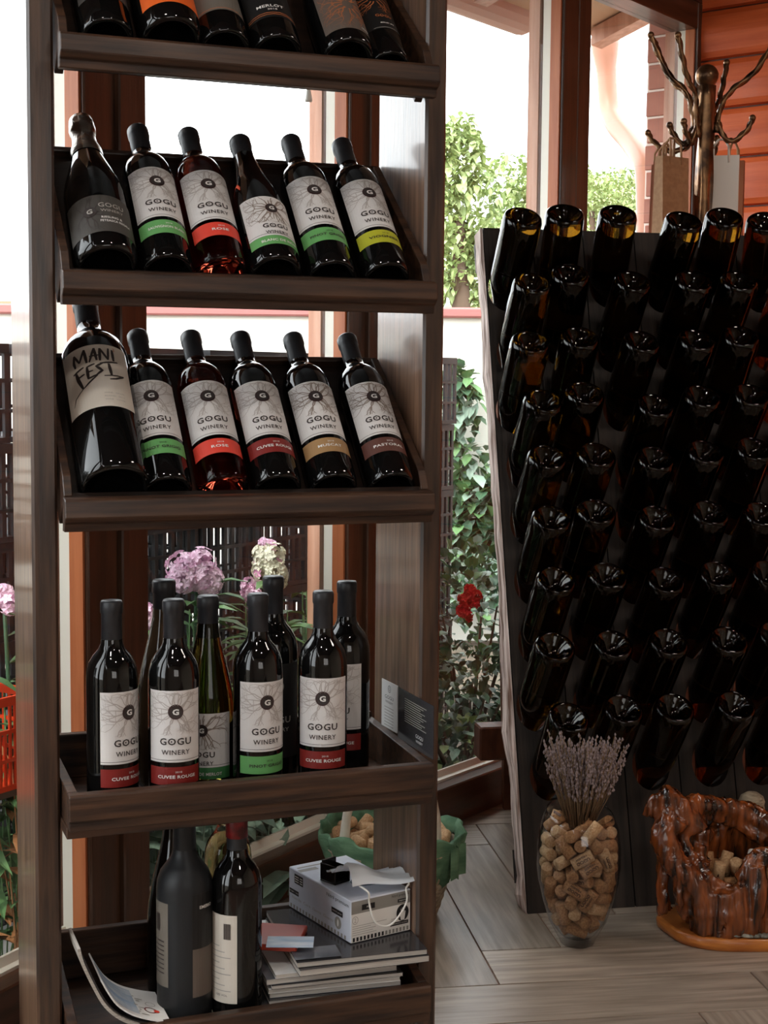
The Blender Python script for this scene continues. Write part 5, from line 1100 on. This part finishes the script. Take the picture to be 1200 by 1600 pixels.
for k, (x, y, z_, ax) in enumerate((( .030, -.020, .152, (.5, .1, .8)), (.012, .004, .150, (.3, .5, .6)))):
    if k == 0: o = mb.build('plastic_cork', 'plastic_cork'); pc0 = o
    else: o = pc0.copy(); C.objects.link(o)
    o.matrix_world = frame_on(ax, PO+Vector((x, y, z_))); tag(o, ['white plastic stopper lying on the corks in the root planter, the nearer one', 'white plastic stopper behind the nearer one in the root planter'][k], 'stopper')
rp2 = random.Random(33); pb = None
for i in range(34):
    px = 1142+i*2.3+rp2.uniform(-2, 2); a = 0; x = (px-1190)*SC+.0; y = -.107+rp2.uniform(-.006, .016)+.0; rx_, ry_ = .178, .118
    lim = -ry_*math.sqrt(max(.05, 1-(x/rx_)**2))*.93; y = max(min(y, lim+.016), lim+.008)+ (.007 if i % 3 == 0 else 0)
    if i % 4 == 0 or pb is None:
        mb = MB(); r_ = 1; mb.lathe([(0, -.62), (.62, -.45), (1, 0), (.7, .45), (0, .62)], 7); mb.v = [v+rvec(rp2)*.12 for v in mb.v]; pb = mb.build('pebble', rp2.choice(['pebble', 'pebble', 'pebble_pale'])); o = pb
    else: o = pb.copy(); C.objects.link(o)
    s_ = rp2.uniform(.006, .009); o.location = PO+Vector((x, y, .0255+s_*.5)); o.scale = (s_, s_*.9, s_*.8); o.rotation_euler = (0, 0, rp2.random()*6)
    tag(o, 'small grey pebble lying along the front of the planter base', 'pebble', 'pebbles on the planter base')
# small striped object behind the planter at the right edge
mb = MB(); mb.lathe([(0, 0), (.026, 0)]+[(.026+.0015*(k % 2), .01+.0075*k) for k in range(30)]+[(.024, .238), (.012, .246), (0, .246)], 24); bl = mb.build('ribbed_canister', 'wicker'); jp = on_z(1196, 1400, 0); bl.location = (.790, 3.086, 0); tag(bl, 'pale ribbed canister peeping out behind the root planter at the right edge', 'canister')
# ================================================================ coat rack with paper bags
KX = at(1097, 105, 4.12); KB = Vector((KX.x+.014, 4.12, 0)); cr_ = empty('coat_rack', KB); tag(cr_, 'tall wrought iron coat rack with twisted arms and ball tips behind the riddling rack', 'coat rack')
mb = MB(); n_ = 70; mb.tube([(0, 0, .06+1.86*i/n_) for i in range(n_+1)], .0255, 8, twist=.16, flat=.72); mb.build('pole', 'iron', cr_)
mb = MB(); mb.lathe([(0, -.0315)]+[(.0315*math.sin(PI*k/12), -.0315*math.cos(PI*k/12)) for k in range(1, 12)]+[(0, .0315)], 24, Matrix.Translation((0, 0, 1.945))); mb.build('ball_finial', 'iron', cr_)
def arm(ang_, out_up, zup, lowout, zlow, ztip):
    dv = Vector((math.cos(ang_), math.sin(ang_), 0)); q = lambda r_, z_: dv*r_+Vector((0, 0, z_))
    pts = [q(out_up, zup), q(out_up*.86, zup-.05), q(out_up*.66, zup-.105), q(out_up*.38, zup-.145), q(.040, zup-.19), q(.030, zup-.26), q(.032, zlow+.05), q(.05, zlow+.010), q(lowout*.62, zlow), q(lowout*.9, zlow+.03), q(lowout, ztip)]
    F_ = []
    for i in range(len(pts)-1):
        p0, p1, p2, p3 = pts[max(i-1, 0)], pts[i], pts[i+1], pts[min(i+2, len(pts)-1)]
        for k in range(5): t = k/5; F_.append(.5*((2*p1)+(p2-p0)*t+(2*p0-5*p1+4*p2-p3)*t*t+(3*p1-p0-3*p2+p3)*t**3))
    F_.append(pts[-1]); mb = MB(); mb.tube(F_, .0092, 6, twist=.55, flat=.68); h = mb.build('arm', 'iron', cr_)
    for p in (pts[0], pts[-1]): mb = MB(); mb.lathe([(0, -.0095)]+[(.0095*math.sin(PI*k/8), -.0095*math.cos(PI*k/8)) for k in range(1, 8)]+[(0, .0095)], 12, Matrix.Translation(p)); mb.build('ball_tip', 'iron', h)
def tipz(py): return at(1097, py, 4.12).z
zu = tipz(57); zl = tipz(227)
arm(math.radians(184), .158, zu, .10, zl, zl+.052)
arm(math.radians(215), .115, zu-.012, .085, zl+.0, zl+.055)
arm(math.radians(-6), .185, zu+.004, .125, zl+.012, zl+.072)
arm(math.radians(52), .120, tipz(86), .070, zl-.03, zl+.028)
arm(math.radians(-60), .10, tipz(100), .08, zl-.035, zl+.03) if 0 else None
arm(math.radians(150), .150, zu-.004, .165, zl-.01, zl+.045)
for k in range(3):
    a = k*2*PI/3+.5; mb = MB(); mb.tube([(.0, 0, .16), (math.cos(a)*.07, math.sin(a)*.07, .11), (math.cos(a)*.125, math.sin(a)*.125, .02), (math.cos(a)*.15, math.sin(a)*.15, .012)], .012, 8); mb.build('leg', 'iron', cr_)
def bag(name, label, px, py_top, Y, w_, h_, dp, rz, m, group, cord='kraft', lean=0, hh=.05):
    p = at(px, py_top, Y); root = empty(name, (p.x, p.y, p.z-h_), rz); root.rotation_euler = (0, lean, rz); tag(root, label, 'bag', group)
    mb = MB(); x = w_/2; mb.add([(-x, -dp/2, 0), (x, -dp/2, 0), (x, dp/2, 0), (-x, dp/2, 0), (-x, -dp*.3, h_), (x, -dp*.3, h_), (x, dp*.3, h_), (-x, dp*.3, h_), (-x*1.0, 0, h_*.6), (x, 0, h_*.6)], [(0, 3, 2, 1), (0, 1, 5, 4), (2, 3, 7, 6), (0, 4, 8), (4, 7, 8), (7, 3, 8), (3, 0, 8), (1, 9, 5), (5, 9, 6), (6, 9, 2), (2, 9, 1)])
    mb.open = True; mb.build('bag_body', m, root)
    for s_ in (-1, 1):
        mb = MB(); mb.tube([(-w_*.22, s_*dp*.3, h_-.02), (-w_*.20, s_*dp*.28, h_+hh*.6), (-w_*.08, 0, h_+hh), (w_*.08, 0, h_+hh), (w_*.20, s_*dp*.28, h_+hh*.6), (w_*.22, s_*dp*.3, h_-.02)], .0032, 6); mb.build('handle', cord, root)
gk = 'paper bags hanging on the coat rack'
bag('paper_bag', 'brown kraft paper bag hanging nearest on the left hooks of the coat rack', 1050, 246, 4.02, .092, .30, .05, .55, 'kraft', gk)
bag('paper_bag', 'brown paper bag hanging behind the front one on the left hooks', 1040, 254, 4.09, .075, .30, .04, .75, 'kraft_dark', gk)
bag('paper_bag', 'darker paper bag hanging at the outer left of the coat rack', 1030, 259, 4.16, .06, .29, .03, .95, 'kraft_dark', gk)
bag('paper_bag', 'white paper bag hanging on the right hooks of the coat rack', 1127, 244, 4.16, .098, .32, .05, -.25, 'white_bag', gk, 'white_bag', 0, .045)
bag('paper_bag', 'brown paper bag peeping out behind the white one', 1146, 252, 4.24, .062, .31, .04, -.35, 'kraft_dark', gk)
# pull tassel hanging in the middle window
p = at(482, 159, 2.88); mb = MB(); mb.lathe([(0, 0), (.0065, 0), (.0072, .004), (.0055, .014), (.0035, .024), (.0015, .027), (0, .027)], 14); mb.tube([(0, 0, .026), (0, 0, HEADZ-p.z-.0)], .0012, 5)
o = mb.build('blind_pull', 'white_plastic'); o.location = p; tag(o, 'small white cord pull hanging in front of the middle window', 'cord pull')
for x, y in ((.75, .6), (-.35, .9)):
    mb = MB(); mb.lathe([(0, 0), (.05, 0), (.055, -.05), (.06, -.055), (.07, .0), (.06, .06), (0, .06)], 20); o = mb.build('ceiling_spotlight', 'steel_dark'); o.location = (x, y, 2.68); tag(o, 'dark ceiling spotlight %s, outside the photo' % ('on the right' if x > 0 else 'on the left'), 'lamp')
bpy.context.view_layer.update()
